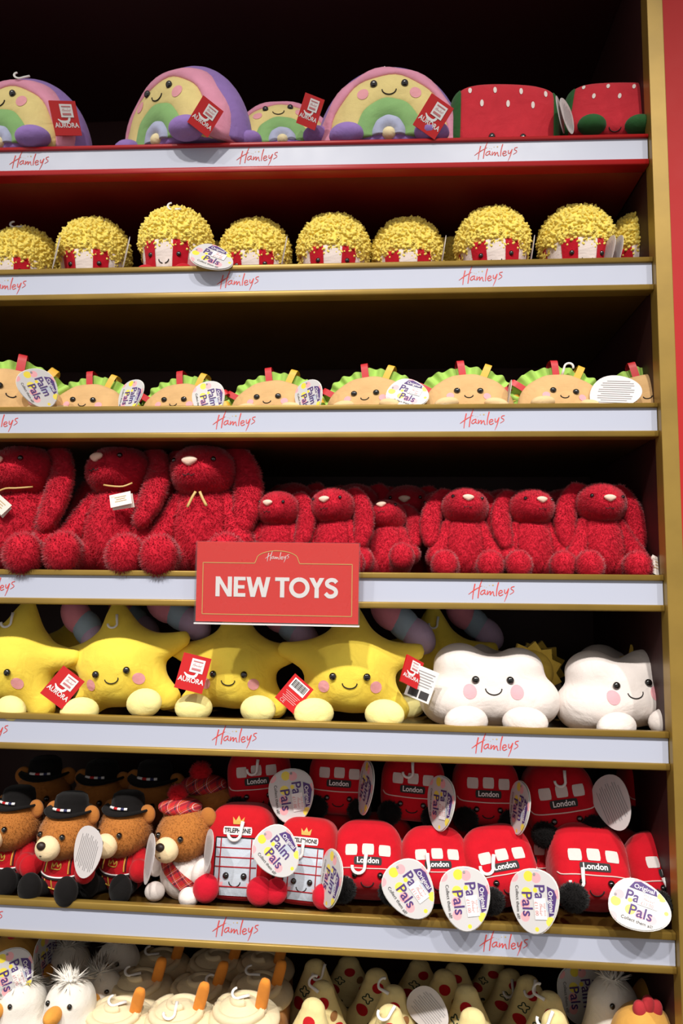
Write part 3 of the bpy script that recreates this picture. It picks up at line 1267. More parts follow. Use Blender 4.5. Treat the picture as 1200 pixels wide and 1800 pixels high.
# ------------------------------------------------------------------ toy: long-eared bunny
def make_bunny():
    P = Proto(0.215)
    red = plush('bunny_red', (194, 30, 50), 0.6, 0.25, 0.2, blotch=70)
    FL, FW = 0.0044, 0.0008
    body = sdf(lambda x, y, z: smin(E_(x, y, z, (0, 0.004, 0.062), (0.056, 0.052, 0.062)), E_(x, y, z, (0, 0, 0.110), (0.040, 0.038, 0.045)), 0.03), (-.065, -.06, -.01), (.065, .065, .17), 24)
    P.add('body', furmesh('body', body, red, 11000, FL, FW, 0.45, (0, 0, -0.7), 11))
    hd = sdf(lambda x, y, z: smin(E_(x, y, z, (0, -0.008, 0.172), (0.052, 0.046, 0.044)), E_(x, y, z, (0, -0.042, 0.163), (0.028, 0.020, 0.024)), 0.025), (-.06, -.07, .12), (.06, .045, .222), 24)
    h = P.add('head', furmesh('head', hd, red, 11000, FL * .9, FW, 0.45, (0, 0.3, -0.35), 12))
    trh = bvh(hd)
    for s in (-1, 1):
        pts = spline([(s * .022, .006, .200), (s * .050, .008, .206), (s * .070, .004, .172), (s * .078, -.004, .128), (s * .076, -.014, .082)], 9)
        rad = [.010, .013, .015, .017, .019, .021, .021, .020, .016]

        def ear(x, y, z, pts=pts, rad=rad):
            d = None
            for k in range(8):
                q = CAP(x, y, z, pts[k], pts[k + 1], rad[k], rad[k + 1], 0.55)
                d = q if d is None else smin(d, q, 0.008)
            return d
        lo = (min(s * .01, s * .105), -.04, .05)
        hi = (max(s * .01, s * .105), .035, .225)
        em = sdf(ear, lo, hi, 28)
        P.add('ear', furmesh('ear', em, red, 5200, FL, FW, 0.45, (0, 0, -0.8), 13 + s), h)
    p = surf(trh, 0, .168)
    nose = drape((lambda m: m)(cat(poly([(-.0125, .178), (-.006, .1795), (0, .178), (.006, .1795), (.0125, .178), (.0085, .170), (.003, .1645), (0, .1635), (-.003, .1645), (-.0085, .170)]))), trh, 0.0052)
    nV, nF = nose
    nb = ball((0, surf(trh, 0, .1715)[1] - 0.003, .1725), (.0125, .006, .0078), seg=14, rings=8)
    V = nb[0]
    V[:, 0] *= np.clip(1.0 - (0.1725 - V[:, 2]) / 0.0078 * 0.45, 0.3, 1.15)
    P.add('nose', build('nose', nb, plush('nose_pink', (244, 205, 186), 0.2, 0.05)), h, 'pale pink nose')
    for s in (-1, 1):
        q = surf(trh, s * .033, .180)
        P.add('eye', build('eye', ball(q + np.array([0, -0.004, 0]), .0044, seg=12, rings=8), BLACK), h)
    mp = []
    for x, z in ((-.010, .152), (-.005, .149), (0, .152), (.005, .149), (.010, .152)):
        mp.append((x, surf(trh, x, z)[1] - 0.004, z))
    P.add('mouth', build('mouth', tube(mp, .0008, 6), THREAD), h)
    for s in (-1, 1):
        am = sdf(lambda x, y, z: CAP(x, y, z, (s * .036, -.002, .128), (s * .066, -.030, .052), .016, .022), (min(s * .01, s * .1), -.06, .02), (max(s * .01, s * .1), .025, .155), 22)
        P.add('arm', furmesh('arm', am, red, 3600, FL, FW, 0.45, (0, 0, -0.7), 20 + s))
        lg = sdf(lambda x, y, z: smin(CAP(x, y, z, (s * .030, -.01, .030), (s * .050, -.060, .026), .026, .022), E_(x, y, z, (s * .050, -.074, .031), (.028, .022, .031)), .012), (min(s * -.01, s * .09), -.105, -.005), (max(s * -.01, s * .09), .03, .07), 24)
        P.add('leg', furmesh('leg', lg, red, 5200, FL, FW, 0.45, (0, -0.1, -0.3), 30 + s))
    P.tree = bvh(cat(body, hd))
    return P


BUNNY = make_bunny()


# ------------------------------------------------------------------ toy: shooting star
def make_star():
    P = Proto(0.195)
    yel, pale = plush('star_yellow', (250, 220, 84), 0.3, 0.08, blotch=25), plush('star_foot', (252, 238, 160), 0.3, 0.05)
    tips = [(0, 0, .188, .011), (-.106, 0, .112, .014), (.106, 0, .112, .014), (-.072, -.004, .020, .022), (.072, -.004, .020, .022)]

    def f(x, y, z):
        d = E_(x, y, z, (0, 0, .078), (.066, .054, .064))
        for tx, ty, tz, r in tips:
            d = smin(d, CAP(x, y, z, (0, 0, .098 if tx == 0 else .090), (tx, ty, tz), .060 if tx == 0 else .047, r, 0.82), .020)
        return np.maximum(d, -z) - 0.0012 * np.sin(x * 70 + z * 40) * np.sin(z * 60)
    b = sdf(f, (-.135, -.075, -.006), (.135, .07, .215), 40)
    P.add('body', build('body', b, yel))
    tr = bvh(b)
    for s in (-1, 1):
        P.add('foot', build('foot', ball((s * .054, -.060, .018), (.031, .017, .023), (0, 0, -s * 12)), pale, ), label='pale yellow foot')
    face(P, tr, 0, .073, .0265, .0060, (.041, -.016, .0090), (.0115, -.010, .008))
    for k, (c, mt) in enumerate((((.062, .052, .176), 'tail_pink'), ((.088, .054, .158), 'tail_blue'), ((.112, .052, .138), 'tail_lilac'))):
        rgb = {'tail_pink': (236, 150, 168), 'tail_blue': (164, 186, 204), 'tail_lilac': (206, 180, 212)}[mt]
        P.add('tail_puff', build('tail_puff', ball(c, (.026, .024, .036), (0, -42, 0), 18, 12), plush(mt, rgb)), label=mt.split('_')[1] + ' tail puff')
    P.tree = tr
    return P


STAR = make_star()


# ------------------------------------------------------------------ toy: cloud with a sun behind
def make_cloud():
    P = Proto(0.125)
    wht = plush('cloud_white', (228, 219, 214), 0.3, 0.03, blotch=20)
    sun = plush('sun_yellow', (240, 205, 90), 0.3)

    def f(x, y, z):
        d = E_(x, y, z, (0, 0, .045), (.095, .055, .046))
        for c, r in (((-.062, 0, .040), (.048, .052, .042)), ((.064, 0, .040), (.048, .052, .042)), ((-.045, .004, .092), (.042, .040, .036)),
                     ((.048, .004, .088), (.040, .040, .034)), ((0, .0, .075), (.05, .046, .036))):
            d = smin(d, E_(x, y, z, c, r), .014)
        return np.maximum(d, -z)
    b = sdf(f, (-.125, -.07, -.006), (.125, .07, .14), 40)
    P.add('body', build('body', b, wht))
    tr = bvh(b)
    for s in (-1, 1):
        P.add('foot', build('foot', ball((s * .044, -.066, .016), (.034, .018, .023), (0, 0, -s * 10)), wht))
    face(P, tr, 0, .075, .0265, .0062, (.036, -.017, .0105), (.0125, -.012, .009))
    n = 22
    pts = []
    for k in range(n):
        a = 2 * math.pi * k / n
        r = .052 if k % 2 else .041
        pts.append((r * math.cos(a), r * math.sin(a)))
    V = [(.080 + x, y, .078 + z) for y in (.052, .064) for x, z in pts]
    sp = (np.array(V), [tuple(range(n)), tuple(range(n, 2 * n))[::-1]] + [(i, n + i, n + (i + 1) % n, (i + 1) % n) for i in range(n)])
    s_i = P.add('sun_rays', build('sun_rays', sp, sun, False))
    P.add('sun_face', build('sun_face', ball((.080, .055, .078), (.038, .016, .038)), sun), s_i)
    P.tree = tr
    return P


CLOUD = make_cloud()

# ================================================================== placing: shelf 1
def ysolve(px, top, z, h, lo=0.03, hi=0.25):
    """depth at which a thing of height h standing at z shows its top at image row `top` (shelves above the eye)"""
    for _ in range(40):
        m = (lo + hi) / 2
        if proj((solve_x(px, m, z + h), m, z + h))[1] < top:
            lo = m
        else:
            hi = m
    return m


def put1(i, P, name, label, cat_, px, Y, **k):
    dz = k.pop('dz', 0.0)
    return put(P, name, label, cat_, px, Y, deck(i, px, Y) + dz, **k)


G = 'rainbow toys on the top shelf'
r1 = put1(0, RAIN, 'plush_rainbow', 'rainbow plush toy at the far left of the top shelf', 'soft toy', 38, 0.064, s=1.11, rx=8, rz=-12, group=G)
r2 = put1(0, RAIN, 'plush_rainbow', 'rainbow plush toy turned left so its purple back shows', 'soft toy', 318, 0.062, s=1.16, rx=8, rz=-30, ry=3, group=G)
r3 = put1(0, RAIN, 'plush_rainbow', 'smaller looking rainbow plush toy leaning back between two upright ones', 'soft toy', 500, 0.08, s=0.95, rz=8, rx=-10, ry=-8, group=G)
r4 = put1(0, RAIN, 'plush_rainbow', 'upright rainbow plush toy next to the first watermelon block', 'soft toy', 684, 0.062, s=1.12, rx=8, rz=0, group=G)
r5 = put1(0, RAIN, 'plush_rainbow', 'rainbow plush toy mostly hidden behind the purple-backed one', 'soft toy', 232, 0.20, s=0.8, rz=20, rx=-25, group=G)
hook(r1, 42, 140, 60, s=0.9)
hook(r2, 338, 118, 150, s=0.9, flip=-1)
hook(r4, 690, 118, 70, s=0.8)
tag(r1, RED_TAG, 115, 208, -18, Y=0.0, s=1.15, yaw=10, lean=12)
tag(r2, RED_TAG, 361, 205, 30, Y=-0.05, s=1.0, lean=25)
tag(r3, RED_TAG, 545, 196, 32, Y=0.0, s=1.0, lean=20, yaw=-30)
tag(r4, RED_TAG, 761, 205, 35, Y=-0.022, s=1.12, lean=22)
m1 = put1(0, MELON, 'plush_watermelon', 'red watermelon block toy with seeds in rows, next to the rainbow', 'soft toy', 880, 0.075, s=1.03, rz=3, ry=1.5, dz=-0.024, squash=(1, 1, 1.27), skip=('foot',), group='watermelon block toys')
m2 = put1(0, MELON, 'plush_watermelon', 'red watermelon block toy tilting down beside the gold post', 'soft toy', 1072, 0.08, s=0.98, rz=-10, ry=9, rx=-6, dz=0.008, squash=(1, 1, 1.08), group='watermelon block toys')
tag(m1, EGGB, 985, 203, 90, Y=0.01, s=0.8, yaw=80)
tag(m2, EGGB, 997, 205, 90, Y=0.01, s=0.8, yaw=68)

# ================================================================== shelf 2
G = 'popcorn toys in a row'
pops = []
for k, (px, top, rz, lb) in enumerate([
        (43, 402, -6, 'yellow popcorn toy at the far left end of the row'),
        (168, 386, 4, 'second yellow popcorn toy from the left, plain hook on top'),
        (308, 368, -4, 'tallest yellow popcorn toy on the left, egg tag beside it'),
        (452, 387, 0, 'yellow popcorn toy just right of the egg-shaped tag'),
        (586, 379, 3, 'middle yellow popcorn toy of the row'),
        (717, 386, 0, 'yellow popcorn toy right of the middle one, sitting lower'),
        (869, 367, -3, 'third yellow popcorn toy from the gold post'),
        (1013, 364, 5, 'second yellow popcorn toy from the gold post, whole face showing'),
        (1136, 372, -22, 'yellow popcorn toy cut off by the gold post')]):
    z = deck(1, px, 0.08)
    s = 1.0
    Y = ysolve(px, top, z, 0.152 * s, 0.05, 0.16)
    p = put(POP, 'plush_popcorn', lb, 'soft toy', px, Y, z, s=s, rz=rz, ry=random.uniform(-3, 3), group=G)
    pops.append(p)
for k, (px, Y) in enumerate(((378, 0.20), (798, 0.20), (1082, 0.2))):
    put(POP, 'plush_popcorn', ['popcorn toy behind the tallest left one', 'popcorn toy glimpsed in a gap between front popcorns right of centre', 'popcorn toy glimpsed in the gap near the gold post'][k], 'soft toy', px, Y, deck(1, px, Y), group='popcorn toys in the back row')
tag(pops[2], EGG, 373, 452, 28, Y=-0.012, s=0.92, lean=-28)
hook(pops[0], 33, 402, 75, s=0.9)
hook(pops[1], 180, 388, 70, s=0.9)
hook(pops[2], 308, 371, 80, s=0.8)
for k, px in ((0, 98), (1, 221), (3, 498), (5, 778), (6, 934), (7, 1068), (7, 1082)):
    tag(pops[k], EGGB, px, 448, 90, Y=0.03, s=0.8, yaw=-84 if k != 7 else -66)

# ================================================================== shelf 3
G = 'taco toys in a row'
tacos = []
for k, (px, top, rz, s, ry, lb) in enumerate([
        (22, 622, 20, 1.02, 14, 'big tan taco toy standing higher at the far left'),
        (162, 660, -4, 0.84, 3, 'tan taco toy next to the big one at the far left'),
        (322, 659, -10, 0.84, 2, 'third tan taco toy from the left'),
        (482, 653, -6, 0.84, 0, 'fourth tan taco toy from the left'),
        (652, 646, -10, 0.84, 0, 'smiling tan taco toy with a pale tag by its side'),
        (822, 634, 4, 0.84, 0, 'tan taco toy with the tallest green frill, third from the gold post'),
        (982, 642, 8, 0.84, 3, 'tan taco toy with a clear white hook, second from the gold post'),
        (1136, 642, -4, 0.84, -6, 'tan taco toy half hidden by the gold post')]):
    z = deck(2, px, 0.07)
    Y = ysolve(px, top, z, 0.108 * s, 0.042, 0.1)
    p = put(TACO, 'plush_taco', lb, 'soft toy', px, Y, z, s=s, rz=rz, ry=ry, rx=-6, group=G, squash=(1.17, 1, 1))
    tacos.append(p)
tag(tacos[0], EGG_NOSTICK, 68, 683, 66, Y=0.0, s=0.88, lean=5)
tag(tacos[1], EGG_NOSTICK, 228, 697, 95, Y=0.015, s=0.8, yaw=-50)
tag(tacos[2], EGG_NOSTICK, 366, 702, 80, Y=0.012, s=0.85, yaw=-25)
tag(tacos[3], EGG_NOSTICK, 542, 699, 78, Y=0.012, s=0.8, yaw=-40)
tag(tacos[4], EGG, 717, 692, 28, Y=0.004, s=0.85, lean=-20)
tag(tacos[5], EGGB, 893, 697, 90, Y=0.02, s=0.7, yaw=-80)
tag(tacos[7], EGGB, 1082, 690, 10, Y=0.01, s=1.0, lean=-20)
hook(tacos[6], 990, 650, 195, s=0.8, Y=0.045)

# ================================================================== shelf 4
BR = (0, 0.0, 0.14)
G = 'red long-eared bunnies'
bun = []
for px, Y, s, rz, rx, ry, hd, dz, lb in [
        (38, 0.085, 1.10, -4, -3, 0, (-8, 0, -18), 0, 'large red bunny at the far left, gold ribbon round its neck'),
        (200, 0.088, 1.10, -2, -4, 2, (-14, -4, -22), 0, 'large red bunny with a white tag on its chest'),
        (360, 0.085, 1.10, 2, -3, -2, (-6, 2, -10), 0, 'large red bunny with a gold ribbon, left of the small ones'),
        (482, 0.078, 0.71, -4, -4, 3, (-6, 0, -16), 0, 'small red bunny beside the last large one, above the red sign'),
        (588, 0.078, 0.74, -4, -4, -2, (-8, 0, -12), 0, 'small red bunny above the right end of the red sign'),
        (682, 0.082, 0.69, -10, -20, -6, (-12, 0, 0), 0, 'slumped small red bunny reclining right of the red sign'),
        (816, 0.078, 0.74, 0, -4, 0, (-12, 4, 2), 0, 'small red bunny with head tipped back, fourth from the gold post'),
        (936, 0.078, 0.73, 4, -5, 0, (-10, 0, 12), 0, 'small red bunny with its nose turned to the right'),
        (1056, 0.076, 0.77, 4, -2, 0, (-4, 2, 0), 0, 'small red bunny looking straight ahead near the gold post'),
        (1150, 0.13, 0.76, -12, -2, 0, (-4, 0, 0), 0, 'small red bunny cut off by the gold post')]:
    z = deck(3, px, Y) + dz
    t = put(BUNNY, 'plush_bunny', lb, 'soft toy', px, Y, z, s=s, rz=rz, rx=rx, ry=ry, group=G, head=(BR, hd))
    bun.append(t)
for k, (px, Y, s) in enumerate(((515, 0.24, 0.88), (625, 0.25, 0.88), (715, 0.24, 0.86), (775, 0.22, 0.8), (885, 0.23, 0.82), (990, 0.23, 0.82))):
    put(BUNNY, 'plush_bunny', ['red bunny in the dark behind the small one beside the last large bunny', 'red bunny in the dark behind the small one above the sign end', 'red bunny in the dark behind the slumped one', 'red bunny in the dark between the slumped one and its right neighbour', 'red bunny in the dark behind the head-tipped-back one', 'red bunny in the dark behind the straight-looking one'][k], 'soft toy', px, Y, deck(3, px, Y), s=s, rz=random.uniform(-20, 10), group='red bunnies in the dark back row', head=(BR, (-8, 0, random.uniform(-15, 15))))
RIB = flat('ribbon_gold', (206, 170, 104), 0.4)
rib = build('neck_ribbon', cat(tube(spline([(-.004, 0, .012), (-.009, -.002, .002), (-.015, -.003, -.012)], 8), .0022, 6, 0.4), tube(spline([(.002, 0, .012), (.007, -.002, .002), (.014, -.003, -.010)], 8), .0022, 6, 0.4)), RIB)
cl = build('swing_tag', cat(xf(box((-.018, -.0005, -.012), (.018, 0, .012)), r=(0, 0, 0)), xf(box((-.018, 0.001, -.012), (.018, .0015, .012)), r=(22, 0, 8), t=(0.002, .004, -.003))), flat('card_cream', (232, 222, 212), 0.5), False)
cll = build('tag_print', xf(cat(*[rect(0, .005 - .004 * k, .020 - .004 * (k % 2), .0012, 2, 2) for k in range(3)]), t=(0, -.0012, 0)), flat('print_gold', (190, 160, 110), 0.5), False)


def world_hang(t, name, me, px, py, Y, rot=(0, 0, 0), s=1.0, subs=()):
    Wm = Matrix.LocRotScale(Vector(at(px, py, Y)), Euler([math.radians(a) for a in rot]), Vector((s, s, s)))
    return hang(t, name, me, Wm, subs)


world_hang(bun[2], 'neck_ribbon', rib, 348, 878, 0.035, s=1.15)
world_hang(bun[1], 'neck_ribbon', build('neck_ribbon', tube(spline([(-.03, .004, .004), (-.012, -.002, .001), (.006, 0, .001), (.02, .006, .008)], 10), .0016, 6, 0.5), RIB), 210, 856, 0.032)
world_hang(bun[0], 'neck_ribbon', build('neck_ribbon', tube(spline([(-.03, .0, -.004), (-.012, -.002, .003), (.006, 0, .004), (.03, .012, .008)], 10), .0016, 6, 0.5), RIB), 22, 862, 0.035)
world_hang(bun[1], 'swing_tag', cl, 212, 878, 0.022, (-20, -14, 8), 1.0, [('tag_print', cll)])
world_hang(bun[0], 'swing_tag', cl, -2, 885, 0.02, (-10, 40, 8), 1.0, [('tag_print', cll)])
world_hang(bun[9], 'swing_tag', cl, 1160, 998, 0.02, (-10, 30, -20), 1.1, [('tag_print', cll)])

# ================================================================== shelf 5
G = 'smiling yellow star toys'
stars = []
for px, Y, s, rz, rx, ry, lb in [
        (14, 0.085, 1.03, -10, -3, 9, 'yellow star toy cut off at the left edge'),
        (228, 0.08, 1.03, -2, -3, -9, 'yellow star toy leaning left, its arm lifted over a red tag'),
        (412, 0.095, 1.0, 0, -4, 0, 'yellow star toy below the red sign with red tags on both sides'),
        (616, 0.08, 1.05, 2, -3, 0, 'yellow star toy right of the sign, next to the cloud')]:
    t = put1(4, STAR, 'plush_star', lb, 'soft toy', px, Y, s=s, rz=rz, rx=rx, ry=ry, group=G)
    stars.append(t)
hook(stars[0], 22, 1090, 0, s=0.95)
hook(stars[1], 206, 1092, -5, s=0.85, lean=20)
sb = put1(4, STAR, 'plush_star', 'yellow star toy in the dark behind the gap before the cloud', 'soft toy', 762, 0.22, s=1.02, rz=6, group='stars in the back row')
hook(sb, 768, 1095, 10, s=0.85)
sb2 = put1(4, STAR, 'plush_star', 'yellow star toy in the dark behind the leaning star', 'soft toy', 140, 0.22, s=0.98, rz=-6, group='stars in the back row')
tag(stars[0], RED_TAG, 110, 1208, 38, Y=0.012, s=1.1)
tag(stars[1], RED_TAG, 339, 1183, 14, Y=0.01, s=1.15)
tag(stars[2], RED_BACK, 517, 1219, 40, Y=0.02, s=1.0)
tag(stars[3], RED_TAG, 724, 1181, 25, Y=0.012, s=0.9, yaw=40)
world_hang(stars[3], 'swing_tag', LEAF_TAG[0], 741, 1202, 0.02, (0, 20, -10), 1.05, LEAF_TAG[1])
G = 'white cloud toys'
c1 = put1(4, CLOUD, 'plush_cloud', 'white cloud toy with a yellow sun behind, right of the stars', 'soft toy', 858, 0.085, s=1.05, rz=2, group=G)
c2 = put1(4, CLOUD, 'plush_cloud', 'white cloud toy pushed against the gold post', 'soft toy', 1095, 0.098, s=1.02, rz=10, ry=-5, group=G)
put1(4, CLOUD, 'plush_cloud', 'white cloud toy in the dark behind the first cloud', 'soft toy', 880, 0.23, s=1.0, group='clouds in the back row')
put1(4, CLOUD, 'plush_cloud', 'white cloud toy in the dark by the gold post', 'soft toy', 1100, 0.23, s=1.0, group='clouds in the back row')

# ------------------------------------------------------------------ toy: bear in a guard's or a tartan outfit
def make_bear(scot=False):
    P = Proto(0.15)
    br = plush('bear_brown', (178, 112, 52), 0.5, 0.2, 0.5)
    crm, dk = plush('bear_cream', (238, 214, 170), 0.3), flat('bear_nose', (44, 28, 22), 0.5)
    red, blk, wht = plush('guard_red', (180, 22, 32), 0.3), plush('guard_black', (20, 18, 18), 0.25), plush('bear_white', (236, 226, 220), 0.3)
    bm = sdf(lambda x, y, z: E_(x, y, z, (0, 0.004, 0.036), (0.040, 0.034, 0.042)), (-.05, -.04, -.01), (.05, .045, .085), 22)
    bi = P.add('body', build('body', bm, wht if scot else red))
    tb = bvh(bm)
    h = sdf(lambda x, y, z: smin(E_(x, y, z, (0, 0, 0.094), (0.044, 0.040, 0.038)), E_(x, y, z, (0, -0.018, 0.084), (0.034, 0.024, 0.026)), 0.015), (-.05, -.05, .045), (.05, .05, .14), 24)
    hi = P.add('head', furmesh('head', h, br, 5000, 0.0022, 0.0006, 0.4, (0, 0.2, -0.3), 41))
    th = bvh(h)
    my = surf(th, 0, .080)[1]
    P.add('muzzle', build('muzzle', ball((0, my - 0.002, .079), (.0205, .0165, .0185)), crm), hi, 'cream muzzle')
    P.add('nose', build('nose', ball((0, my - 0.017, .086), (.0078, .0058, .0062), seg=14, rings=8), dk), hi)
    mp = [(x, my - 0.0185 + 1.2 * abs(x) - (.0 if abs(x) > .002 else 0), .0715 + 14 * x * x) for x in (-.008, -.004, 0, .004, .008)]
    P.add('mouth', build('mouth', tube(mp, .0007, 6), THREAD), hi)
    for s in (-1, 1):
        q = surf(th, s * .021, .096)
        P.add('eye', build('eye', ball(q + np.array([0, -.0015, 0]), .0047, seg=12, rings=8), BLACK), hi)
        P.add('ear', build('ear', ball((s * .037, .006, .121), (.015, .008, .015), (0, s * 25, 0)), br), hi)
        if scot:
            P.add('arm', build('arm', ball((s * .042, -.018, .048), (.013, .016, .020), (0, s * 25, 0)), wht))
            P.add('foot', build('foot', ball((s * .030, -.030, .012), (.016, .014, .014)), wht))
        else:
            P.add('arm', build('arm', sdf(lambda x, y, z: smin(CAP(x, y, z, (s * .030, 0, .060), (s * .047, -.020, .040), .012, .013), E_(x, y, z, (s * .048, -.026, .044), (.015, .014, .017)), .006), (min(s * .01, s * .07), -.05, .015), (max(s * .01, s * .07), .02, .08), 18), red))
            P.add('boot', build('boot', sdf(lambda x, y, z: smin(CAP(x, y, z, (s * .022, -.01, .014), (s * .030, -.040, .014), .013, .012), E_(x, y, z, (s * .031, -.046, .020), (.0185, .015, .022)), .006), (min(s * -.005, s * .06), -.07, -.008), (max(s * -.005, s * .06), .01, .05), 18), blk))
    if scot:
        tm = tartan()
        hat = sdf(lambda x, y, z: E_(x, y, z, (-.016, .004, .131), (.036, .034, .014)), (-.06, -.04, .11), (.03, .05, .15), 22)
        hh = P.add('tartan_cap', build('tartan_cap', hat, tm), hi)
        P.add('pompom', furmesh('pompom', ball((-.020, .0, .150), .0145, seg=14, rings=9), plush('pom_red', (196, 26, 36)), 700, .003, .001, .5, (0, 0, 0), 5), hi, 'red pompom')
        n = 18
        a = drape(stroke([(-.030, .064), (-.012, .050), (.008, .036), (.026, .020), (.034, .006)], [.020, .024], n=n), tb, 0.003)
        P.add('tartan_sash', build('tartan_sash', a, tm))
    else:
        prof = [(0.0, .153), (.018, .153), (.0245, .149), (.027, .141), (.0275, .128), (.029, .1265), (.040, .1275), (.0425, .1255), (.041, .1235), (.028, .1225), (0.0, .1215)]
        V, Fc = [], []
        sg_ = 26
        for r, z in prof:
            for k in range(sg_):
                a = 2 * math.pi * k / sg_
                V.append((r * math.cos(a), r * math.sin(a) * 0.95 + .002, z + (.003 * math.cos(2 * a) if r > .035 else 0)))
        for i in range(len(prof) - 1):
            for k in range(sg_):
                k2 = (k + 1) % sg_
                Fc.append((i * sg_ + k, (i + 1) * sg_ + k, (i + 1) * sg_ + k2, i * sg_ + k2))
        hi2 = P.add('black_hat', build('black_hat', (np.array(V), Fc), blk), hi)
        for a0, a1, mt in ((-2.15, -1.75, WHITE), (-1.75, -1.5, flat('band_red', (190, 24, 30), .6)), (-1.5, -1.3, WHITE), (-1.3, -1.12, flat('band_navy', (40, 44, 90), .6)), (-1.12, -.95, WHITE)):
            pts = [(.0290 * math.cos(a), .0290 * math.sin(a) * .95 + .002, .131) for a in np.linspace(a0, a1, 6)]
            P.add('hat_band', build('hat_band', tube(pts, .0022, 6), mt), hi)
        gld = flat('braid_gold', (212, 176, 70), .5)
        lines = [([(-.036, .036), (-.012, .033), (.012, .033), (.036, .036)], WHITE, .0012), ([(-.036, .033), (-.012, .030), (.012, .030), (.036, .033)], THREAD, .0014),
                 ([(-.018, .064), (-.019, .050), (-.020, .038)], gld, .0011), ([(.018, .064), (.019, .050), (.020, .038)], gld, .0011),
                 ([(-.0205, .064), (-.0215, .050), (-.0225, .038)], THREAD, .0010), ([(.0205, .064), (.0215, .050), (.0225, .038)], THREAD, .0010),
                 ([(-.020, .028), (-.019, .018), (-.0, .014), (.016, .017)], gld, .0010), ([(-.006, .030), (-.006, .022), (-.006, .014)], gld, .0010),
                 ([(-.007, .045), (-.007, .053), (-.0035, .048), (0, .054), (.0035, .048), (.007, .053), (.007, .045), (-.007, .045)], gld, .0009)]
        for pts, mt, r in lines:
            P.add('braid', build('braid', lineon(tb, pts, r, .0004, 22), mt), bi)
    P.tree = bvh(cat(bm, h))
    return P


GUARD, SCOT = make_bear(), make_bear(True)


# ------------------------------------------------------------------ toy: telephone box
def make_phone():
    P = Proto(0.135)
    red = plush('phone_red', (190, 24, 34), 0.4, 0.12)
    pane = plush('phone_pane', (196, 206, 218), 0.15, 0.04)

    def f(x, y, z):
        w = 1 - 0.10 * np.clip((z - .09) / .05, 0, 1) ** 2
        return SUP(x / w, y, z, (0, 0, .067), (.051, .042, .068), 4.2)
    b = sdf(f, (-.06, -.05, -.005), (.06, .05, .142), 30)
    P.add('body', build('body', b, red))
    tr = bvh(b)
    wi = P.add('window_panel', build('window_panel', drape(rect(0, .049, .064, .080, 7, 9), tr, .0008), pane))
    for pts in ([(-.024, .010), (-.024, .088)], [(.0225, .010), (.0225, .088)], [(-.031, .075), (.031, .075)], [(-.031, .062), (.031, .062)], [(-.031, .049), (.031, .049)], [(-.031, .022), (.031, .022)]):
        P.add('glazing_bar', build('glazing_bar', lineon(tr, pts, .0009, .0009, 10), plush('bar_red', (170, 30, 40))), wi)
    P.add('panel_edge', build('panel_edge', lineon(tr, [(-.032, .009), (-.032, .05), (-.032, .089)], .0009, .0008, 12), THREAD), wi)
    P.add('panel_edge', build('panel_edge', lineon(tr, [(-.032, .089), (0, .0895), (.032, .089)], .0009, .0008, 12), THREAD), wi)
    lp = P.add('name_plate', build('name_plate', drape(rect(0, .099, .044, .0115, 7, 4, 0, .001), tr, .0009), plush('plate_white', (232, 228, 228), .1)))
    P.add('lettering', build('lettering', drape(text('TELEPHONE', .0088, .03, 0, .099, 0, .84), tr, .0014), THREAD, False), lp)
    cw = cat(poly([(-.0075, .108), (.0075, .108), (.009, .118), (.004, .113), (0, .120), (-.004, .113), (-.009, .118)]))
    P.add('gold_crown', build('gold_crown', drape(cw, tr, .001), flat('crown_gold', (206, 160, 64), .5), False))
    face(P, tr, 0, .037, .0135, .0048, (.024, -.010, .0062), (.0085, -.008, .007), par=None)
    for s in (-1, 1):
        P.add('foot', build('foot', ball((s * .040, -.050, .020), (.0195, .014, .020)), plush('phone_foot', (196, 22, 44), .5)))
    P.tree = tr
    return P


PHONE = make_phone()


# ------------------------------------------------------------------ toy: red bus
def make_bus(wz=.017, wy=-.044, fd=0.0):
    P = Proto(0.118)
    red = plush('bus_red', (190, 18, 34), 0.55, 0.16)
    blk = plush('wheel_black', (18, 16, 16), 0.3)

    def f(x, y, z):
        w = 1 - 0.14 * np.clip((z - .07) / .04, 0, 1) ** 2
        return SUP(x / w, y, z, (0, 0, .060), (.056, .046, .058), 3.6)
    b = sdf(f, (-.066, -.055, -.004), (.066, .055, .126), 30)
    P.add('body', build('body', b, red))
    tr = bvh(b)
    win = plush('bus_window', (214, 204, 200), .1, .05)
    for x in (-.026, 0, .026):
        P.add('window', build('window', drape(rect(x, .0765 + fd - .0012 * abs(x) / .026, .0185, .0175, 5, 5, 0, .001), tr, .0008), win))
    pl = P.add('name_plate', build('name_plate', drape(rect(0, .0585 + fd, .043, .0125, 7, 4, 0, .001), tr, .0008), flat('plate_black', (26, 24, 24), .7)))
    P.add('lettering', build('lettering', drape(text('London', .0122, .02, 0, .0587 + fd, 0, .92), tr, .0014), WHITE, False), pl)
    P.add('trim_line', build('trim_line', lineon(tr, [(x, z + fd * 0.9) for x, z in [(-.051, .052), (-.044, .0465), (-.02, .0455), (0, .045), (.02, .0455), (.044, .0465), (.051, .052)]], .0010, .0005, 26), flat('piping_white', (226, 196, 190), .7)))
    face(P, tr, 0, .034 + fd * .8, .0195, .0048, (.031, -.009, .0068), (.0095, -.009, .005))
    for s in (-1, 1):
        P.add('wheel', furmesh('wheel', ball((s * .037, wy, wz), (.019, .015, .018), seg=18, rings=11), blk, 1500, .003, .0008, .4, (0, 0, 0), 50 + s))
    P.tree = tr
    return P


BUS = make_bus()
BUS_LEAN = make_bus(-.006, -.050, -.018)


